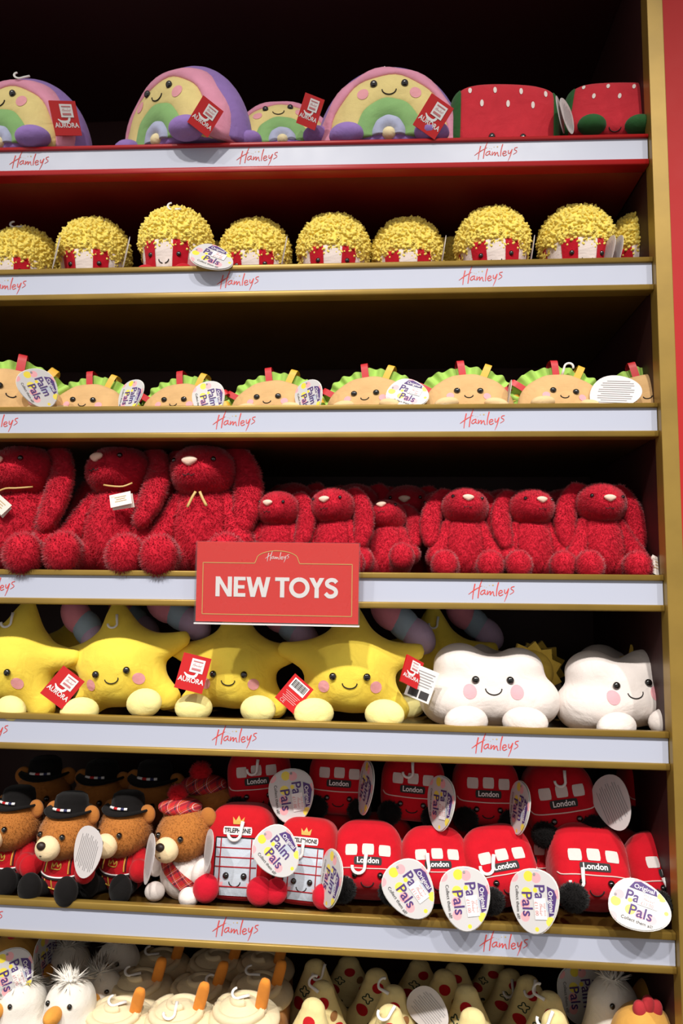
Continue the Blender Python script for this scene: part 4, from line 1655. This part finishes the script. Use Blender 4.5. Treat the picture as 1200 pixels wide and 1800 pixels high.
# ------------------------------------------------------------------ toys of the bottom shelf
def make_pizza():
    P = Proto(0.14)
    ch = plush('cheese', (230, 212, 152), 0.3, 0.12)
    cr = plush('crust', (196, 148, 84), 0.3)

    def f(x, y, z):
        w = np.clip(1 - z / .150, .0, 1)
        return np.maximum(np.sqrt(x * x + (y * 1.5) ** 2 + 1e-9) - (.052 * w + .006), z - .140) * 0.9
    b = sdf(lambda x, y, z: smin(CAP(x, y, z, (0, 0, .121), (0, 0, .030), .020, .054, .74), E_(x, y, z, (0, 0, .03), (.055, .036, .03)), .02), (-.065, -.05, -.01), (.065, .05, .148), 30)
    P.add('body', build('body', b, ch))
    tr = bvh(b)
    P.add('crust', build('crust', ball((0, .002, .012), (.058, .038, .018)), cr))
    red = plush('pepperoni', (190, 30, 36), .2)
    for x, z, r in ((0.002, .108, .0100), (-.026, .066, .010), (.028, .068, .009)):
        P.add('pepperoni', build('pepperoni', drape(disc(x, z, r), tr, .0009), red))
    ol, grn = plush('mushroom', (150, 104, 62), .2), flat('thread_green', (46, 66, 50), .8)
    P.add('mushroom', build('mushroom', drape(disc(.021, .088, .006, .008), tr, .0009), ol))
    ring = [(-.016 + .0068 * (1 + .35 * math.cos(4 * a)) * math.cos(a), .087 + .0068 * (1 + .35 * math.cos(4 * a)) * math.sin(a)) for a in np.linspace(0, 2 * math.pi, 24)]
    P.add('pepper_ring', build('pepper_ring', lineon(tr, ring, .0011, .0006, 40), grn))
    face(P, tr, 0, .044, .014, .0042, (.026, -.01, .006), (.008, -.008, .006))
    P.tree = tr
    return P


PIZZA = make_pizza()


def make_cup():
    P = Proto(0.118)
    brn, crm, org = plush('cup_brown', (186, 132, 80), .3), plush('cream', (236, 218, 180), .3, .06), plush('stick_orange', (226, 142, 56), .3)
    b = sdf(lambda x, y, z: SUP(x, y, z, (0, 0, .048), (.050, .046, .048), 3.5), (-.06, -.055, -.004), (.06, .055, .1), 24)
    P.add('cup', build('cup', b, brn))
    top = sdf(lambda x, y, z: smin(E_(x, y, z, (0, 0, .086), (.057, .053, .018)), E_(x, y, z, (-.006, 0, .099), (.034, .032, .014)), .010), (-.065, -.06, .06), (.065, .06, .12), 28)
    ci = P.add('cream_top', build('cream_top', top, crm))
    pts = [((.050 - .011 * t) * math.cos(t * 2.6 + 2), (.046 - .010 * t) * math.sin(t * 2.6 + 2), .0945 + .0055 * t) for t in np.linspace(0, 3.6, 44)]
    P.add('cream_swirl', build('cream_swirl', tube(pts, [.0075 - .002 * k / 44 for k in range(44)], 8), crm), ci)
    P.add('cinnamon_stick', build('cinnamon_stick', sdf(lambda x, y, z: SUP(x, y, z, (0, 0, 0), (.0095, .0065, .031), 4), (-.012, -.009, -.034), (.012, .009, .034), 16), org), None, 'orange cinnamon stick')
    me = P.parts[-1][1]
    me.transform(Matrix.Translation((.032, -.004, .122)) @ Euler((math.radians(10), math.radians(14), 0)).to_matrix().to_4x4())
    tr = bvh(b)
    face(P, tr, 0, .05, .014, .0042, (.026, -.01, .006), (.008, -.008, .006))
    P.tree = bvh(cat(b, top))
    return P


CUP = make_cup()


def make_snow():
    P = Proto(0.139)
    wht, org = plush('snow_white', (236, 230, 220), .3, .04), plush('snow_nose', (232, 160, 70), .3)
    b = sdf(lambda x, y, z: smin(CAP(x, y, z, (0, 0, .050), (0, 0, .096), .047, .040), E_(x, y, z, (0, 0, .04), (.05, .045, .042)), .02), (-.06, -.055, -.008), (.06, .055, .145), 28)
    P.add('body', build('body', b, wht))
    tr = bvh(b)
    p = surf(tr, 0, .101)
    P.add('nose', build('nose', ball(p + np.array([0, -.008, 0]), (.0125, .018, .0125)), org), label='orange nose')
    face(P, tr, 0, .110, .0195, .0044, None, (.017, -.026, .011))
    tf = furry(ball((0, 0, .134), (.012, .012, .005), seg=12, rings=8), 260, .020, .0018, .7, (0, 0, .5), 9, nmix=.5)
    P.add('hair_tuft', build('hair_tuft', tf[0], wht, normals=tf[1]))
    P.tree = tr
    return P


SNOW = make_snow()


def make_chick():
    P = Proto(0.125)
    hood, wht, cmb, org = plush('hood_gold', (214, 160, 78), .4), plush('chick_face', (236, 222, 206), .3), plush('chick_comb', (176, 50, 56), .3), plush('beak', (226, 140, 60))
    b = sdf(lambda x, y, z: smin(E_(x, y, z, (0, .004, .058), (.052, .046, .058)), E_(x, y, z, (0, .0, .085), (.044, .040, .038)), .02), (-.06, -.055, -.008), (.06, .058, .135), 26)
    P.add('hood', build('hood', b, hood))
    fc = ball((0, -.012, .072), (.042, .038, .042))
    P.add('face', build('face', fc, wht))
    for k, (x, z) in enumerate(((-.012, .122), (.002, .128), (.014, .123))):
        P.add('comb', build('comb', ball((x, -.01, z), (.010, .009, .012)), cmb))
    tr = bvh(fc)
    face(P, tr, 0, .078, .018, .0046, (.028, -.012, .007), (.008, -.014, .006))
    P.add('beak', build('beak', ball((0, -.052, .070), (.006, .006, .005)), org))
    P.tree = bvh(b)
    return P


CHICK = make_chick()

# ================================================================== shelf 6
G = 'teddy bears on the shelf of buses'
bears = []
for P, px, Y, s, rz, rx, dz, hd, lb in [
        (GUARD, 22, 0.082, 1.04, -14, -3, 0, (0, 0, -8), 'teddy bear guard in a black hat at the left edge'),
        (GUARD, 116, 0.050, 1.04, -8, -3, 0.002, (0, 0, -8), 'teddy bear guard in black hat with its boot over the shelf edge'),
        (GUARD, 216, 0.078, 1.04, -16, -3, 0, (0, 0, -4), 'teddy bear guard in black hat beside the tartan bear'),
        (SCOT, 322, 0.068, 1.06, -16, -3, 0, (0, 0, -6), 'teddy bear with tartan cap, sash and red pompom')]:
    bears.append(put1(5, P, 'teddy_bear', lb, 'teddy bear', px, Y, s=s, rz=rz, rx=rx, dz=dz, head=((0, 0, .062), hd), group=G))
for P, px, Y, s, rz, lb in [(GUARD, 75, .24, 1.15, 4, 'bear guard in the dark behind the boot-over-edge bear'), (GUARD, 175, .23, 1.15, -8, 'bear guard in the dark behind two front guards'),
                            (GUARD, 268, .21, 1.2, -12, 'bear guard in the dark just behind the tartan bear'), (SCOT, 372, .15, 1.2, -6, 'tartan-capped bear in the dark behind the phone box')]:
    put1(5, P, 'teddy_bear', lb, 'teddy bear', px, Y, s=s, rz=rz, group='teddy bears in the back row')
tag(bears[1], EGGB, 153, 1498, 100, Y=-0.005, s=0.98, yaw=-52)
tag(bears[2], EGGB, 262, 1510, 92, Y=0.0, s=0.95, yaw=-80)
tag(bears[3], EGGB, 366, 1495, 88, Y=0.02, s=0.8, yaw=-78)
G = 'telephone box toys'
ph1 = put1(5, PHONE, 'plush_telephone_box', 'red telephone box toy beside the tartan bear, whole face showing', 'soft toy', 423, 0.075, s=1.09, rz=-2, rx=-10, group=G)
ph2 = put1(5, PHONE, 'plush_telephone_box', 'red telephone box toy squeezed next to the first bus', 'soft toy', 535, 0.065, s=0.97, rz=-4, rx=-14, ry=2, group=G)
hook(ph1, 424, 1460, 10, s=1.1)
hook(ph2, 532, 1492, 5, s=1.0)
tag(ph2, EGG_NOSTICK, 487, 1498, 52, Y=-0.005, s=0.98, lean=-12)
tag(ph2, EGG_NOSTICK, 580, 1545, 98, Y=0.0, s=1.05, yaw=-66)
G = 'red bus toys in the front row'
bus = []
for px, Y, s, rz, rx, ry, lb in [
        (645, 0.058, 1.04, 2, -38, 1, 'red bus toy showing its London plate, next to the telephone boxes'),
        (768, 0.058, 1.0, 6, -40, 0, 'red bus toy behind two egg-shaped tags'),
        (893, 0.058, 1.06, 10, -40, -8, 'red bus toy tilted up to the right, egg tag on its side'),
        (1040, 0.060, 1.12, 0, -40, 2, 'wide red bus toy with its smiling face visible, no tag'),
        (1178, 0.060, 1.05, 4, -40, 0, 'red bus toy cut off by the gold post')]:
    bus.append(put1(5, BUS_LEAN, 'plush_bus', lb, 'soft toy', px, Y, s=s, rz=rz, rx=rx, ry=ry, dz=0.017, squash=(1, 1, 0.95), group=G))
for (k, px, py, r) in ((0, 641, 1518, 8), (1, 752, 1518, -4), (2, 866, 1520, 6), (3, 1024, 1543, 2), (4, 1172, 1560, -20)):
    hook(bus[k], px, py, r, s=1.1)
tag(bus[1], EGG, 720, 1564, 57, Y=-0.022, s=1.06, lean=-14)
tag(bus[1], EGG, 817, 1580, 86, Y=-0.028, s=1.08, lean=-14)
tag(bus[2], EGG, 938, 1584, 84, Y=-0.030, s=1.08, lean=-14, yaw=-20)
tag(bus[4], EGG, 1124, 1592, 18, Y=-0.026, s=1.05, lean=-40)
G = 'red bus toys wedged in the middle row'
mid = []
for px, Y, s, rz, lb in [(578, .165, .98, 0, 'red bus toy wedged behind the telephone boxes'), (672, .165, .98, 0, 'red bus toy wedged behind the first front bus, hook on its roof'),
                         (800, .165, .94, 4, 'red bus toy wedged behind the double-tagged bus'), (915, .165, .98, 0, 'red bus toy wedged behind the tilted bus, two hooks on its roof'),
                         (1085, .165, .92, -6, 'red bus toy wedged behind the wide bus'), (1165, .165, .98, 6, 'red bus toy wedged by the gold post')]:
    mid.append(put1(5, BUS, 'plush_bus', lb, 'soft toy', px, Y, s=s, rz=rz, rx=-8, group=G))
hook(mid[1], 650, 1458, 70, s=1.0)
hook(mid[2], 770, 1480, 80, s=0.9)
hook(mid[3], 880, 1478, 40, s=0.9)
hook(mid[3], 893, 1476, 200, s=0.8)
G = 'red bus toys stacked on top at the back'
top = []
for px, Y, s, rz, ry, dz, lb in [
        (462, .165, 1.0, 4, -6, .112, 'stacked red bus toy above the telephone box, egg tag in front'),
        (596, .170, 1.0, 0, 2, .112, 'stacked red bus toy second from left in the back'),
        (722, .165, 1.0, -2, 3, .108, 'stacked red bus toy third from left, narrow tag at its right'),
        (852, .165, 1.02, 0, 1, .104, 'stacked red bus toy fourth from left in the back'),
        (992, .155, 1.08, 0, -9, .094, 'stacked red bus toy tilted left end down beside a blank tag'),
        (1142, .21, 1.06, 0, 6, .10, 'stacked red bus toy in shade by the gold post')]:
    top.append(put1(5, BUS, 'plush_bus', lb, 'soft toy', px, Y, s=s, rz=rz, ry=ry, rx=-6, dz=dz, group=G))
for k, px, py, r in ((0, 452, 1348, 5), (2, 725, 1352, 0), (4, 992, 1368, 0), (5, 1160, 1362, -10)):
    hook(top[k], px, py, r, s=0.95)
tag(top[0], EGG, 512, 1400, 86, Y=0.085, s=1.1)
tag(top[1], EGG_NOSTICK, 641, 1385, 98, Y=0.10, s=1.1, yaw=-74)
tag(top[2], EGG, 773, 1412, 88, Y=0.085, s=1.08, yaw=-55)
tag(top[3], EGG_NOSTICK, 911, 1420, 92, Y=0.085, s=1.05, yaw=-66)
tag(top[4], EGGB, 1076, 1411, 55, Y=0.09, s=1.1, yaw=-40)

_zb = at(1128, 160, 0.15)[2]
_bs = (_zb - deck(0, 1160, 0.15)) / 0.135
put1(0, SCOT, 'teddy_bear', 'brown bear on the top shelf, only an ear showing by the gold post', 'teddy bear', 1172, 0.15, s=_bs, rz=0, skip=('tartan_cap', 'pompom', 'tartan_sash'))

# ================================================================== bottom shelf
def put7(P, name, label, px, top, Y, rz=0, rx=0, ry=0, group=None, hk=None, squash=1.0):
    zt = at(px, top, Y)[2]
    s = (zt - ZB) / P.H
    t = put(P, name, label, 'soft toy', px, Y, ZB, s=s, rz=rz, rx=rx, ry=ry, group=group, squash=(squash / s, squash / s, 1))
    return t


G = 'white toys with orange noses'
sn = []
for px, tp, Y, rz, lb in [(35, 1716, .06, -30, 'white orange-nosed toy at the lower left corner, looking left'), (122, 1714, .05, -10, 'white orange-nosed toy with a hair tuft, facing forward'),
                          (172, 1700, .13, 10, 'white orange-nosed toy in shade behind the tufted one'), (118, 1655, .21, -30, 'white orange-nosed toy high at the back left'),
                          (205, 1650, .21, -12, 'white orange-nosed toy at the back beside the cream cups')]:
    sn.append(put7(SNOW, 'plush_snowman', lb, px, tp, Y, rz=rz, group=G))
tag(sn[0], EGG, 20, 1715, 75, Y=0.04, s=1.0)
tag(sn[3], EGG_NOSTICK, 82, 1685, 92, Y=0.17, s=1.0, yaw=60)
G = 'cream-topped cups with orange sticks'
cups = []
for px, tp, Y, rz, lb in [(210, 1755, .055, 0, 'cream-topped cup toy in front, next to the tufted white toy'), (318, 1750, .055, 6, 'cream-topped cup toy in front, middle of three'),
                          (432, 1742, .055, -8, 'cream-topped cup toy in front, beside the pizza slices'), (248, 1703, .145, 4, 'cream-topped cup toy in the second row, left'),
                          (352, 1712, .145, 12, 'cream-topped cup toy in the second row, middle'), (458, 1708, .145, 0, 'cream-topped cup toy in the second row beside pizza slices'),
                          (282, 1668, .235, 8, 'cream-topped cup toy in the third row, left'), (382, 1668, .235, 10, 'cream-topped cup toy in the third row, right'), (465, 1672, .235, -6, 'cream-topped cup toy in the third row behind pizza slices')]:
    cups.append(put7(CUP, 'plush_cream_cup', lb, px, tp, Y, rz=rz, rx=6, group=G))
for k, px, py, r in ((0, 208, 1768, 80), (1, 308, 1778, 10), (2, 425, 1756, 80), (3, 235, 1716, 80), (4, 362, 1730, 190), (5, 445, 1716, 90), (6, 268, 1680, 85)):
    hook(cups[k], px, py, r, s=0.95)
G = 'pizza slice toys'
pz = []
PZ = [(538, 1757, .05), (692, 1772, .05), (834, 1778, .05), (986, 1780, .05),
      (562, 1728, .11), (690, 1736, .11), (829, 1737, .11), (962, 1746, .11),
      (556, 1690, .19), (662, 1706, .19), (775, 1707, .19), (935, 1718, .19),
      (612, 1684, .27), (735, 1690, .27), (795, 1694, .27), (868, 1690, .30), (902, 1706, .25)]
WHERE = ['front row, nearest the cream cups', 'front row, second', 'front row, third', 'front row, last on the right', 'second row, nearest the cream cups', 'second row, second',
         'second row, third', 'second row, last on the right', 'third row, nearest the cream cups', 'third row, second', 'third row, third', 'third row, last on the right',
         'shaded back row, first', 'shaded back row, second', 'shaded back row, third', 'shaded back row, fourth', 'shaded back row, last on the right']
for k, (px, tp, Y) in enumerate(PZ):
    t = put7(PIZZA, 'plush_pizza', 'pale pizza slice toy with red dots, ' + WHERE[k], px, tp, Y, rz=random.uniform(-22, 22), rx=-4, ry=random.uniform(-6, 6), group=G)
    pz.append(t)
for k, px, py, r in ((8, 566, 1708, 20), (1, 686, 1782, 30), (5, 675, 1742, 100), (4, 533, 1735, 110), (11, 938, 1736, 10), (16, 900, 1736, 0), (7, 948, 1752, 100), (3, 966, 1792, 20)):
    hook(pz[k], px, py, r, s=0.95)
tag(pz[6], EGGB, 753, 1775, 40, Y=0.09, s=0.9, yaw=-20)
tag(pz[11], EGG_NOSTICK, 1020, 1748, 90, Y=0.20, s=1.15, yaw=20)
G = 'hooded chick toys by the gold post'
put7(SNOW, 'plush_snowman', 'white orange-nosed toy standing right of the pizza slices', 1078, 1712, .12, rz=14, group='white toys with orange noses')
put7(CHICK, 'plush_chick', 'golden hooded chick toy at the back of the lower left corner', 28, 1632, .22, rz=-60, group='hooded chick toy at the left')
ck1 = put7(CHICK, 'plush_chick', 'golden hooded chick toy with a red comb, lower right corner', 1134, 1764, .05, rz=8, group=G)
ck2 = put7(CHICK, 'plush_chick', 'golden hooded chick toy in shade against the gold post', 1165, 1716, .15, rz=-12, group=G)
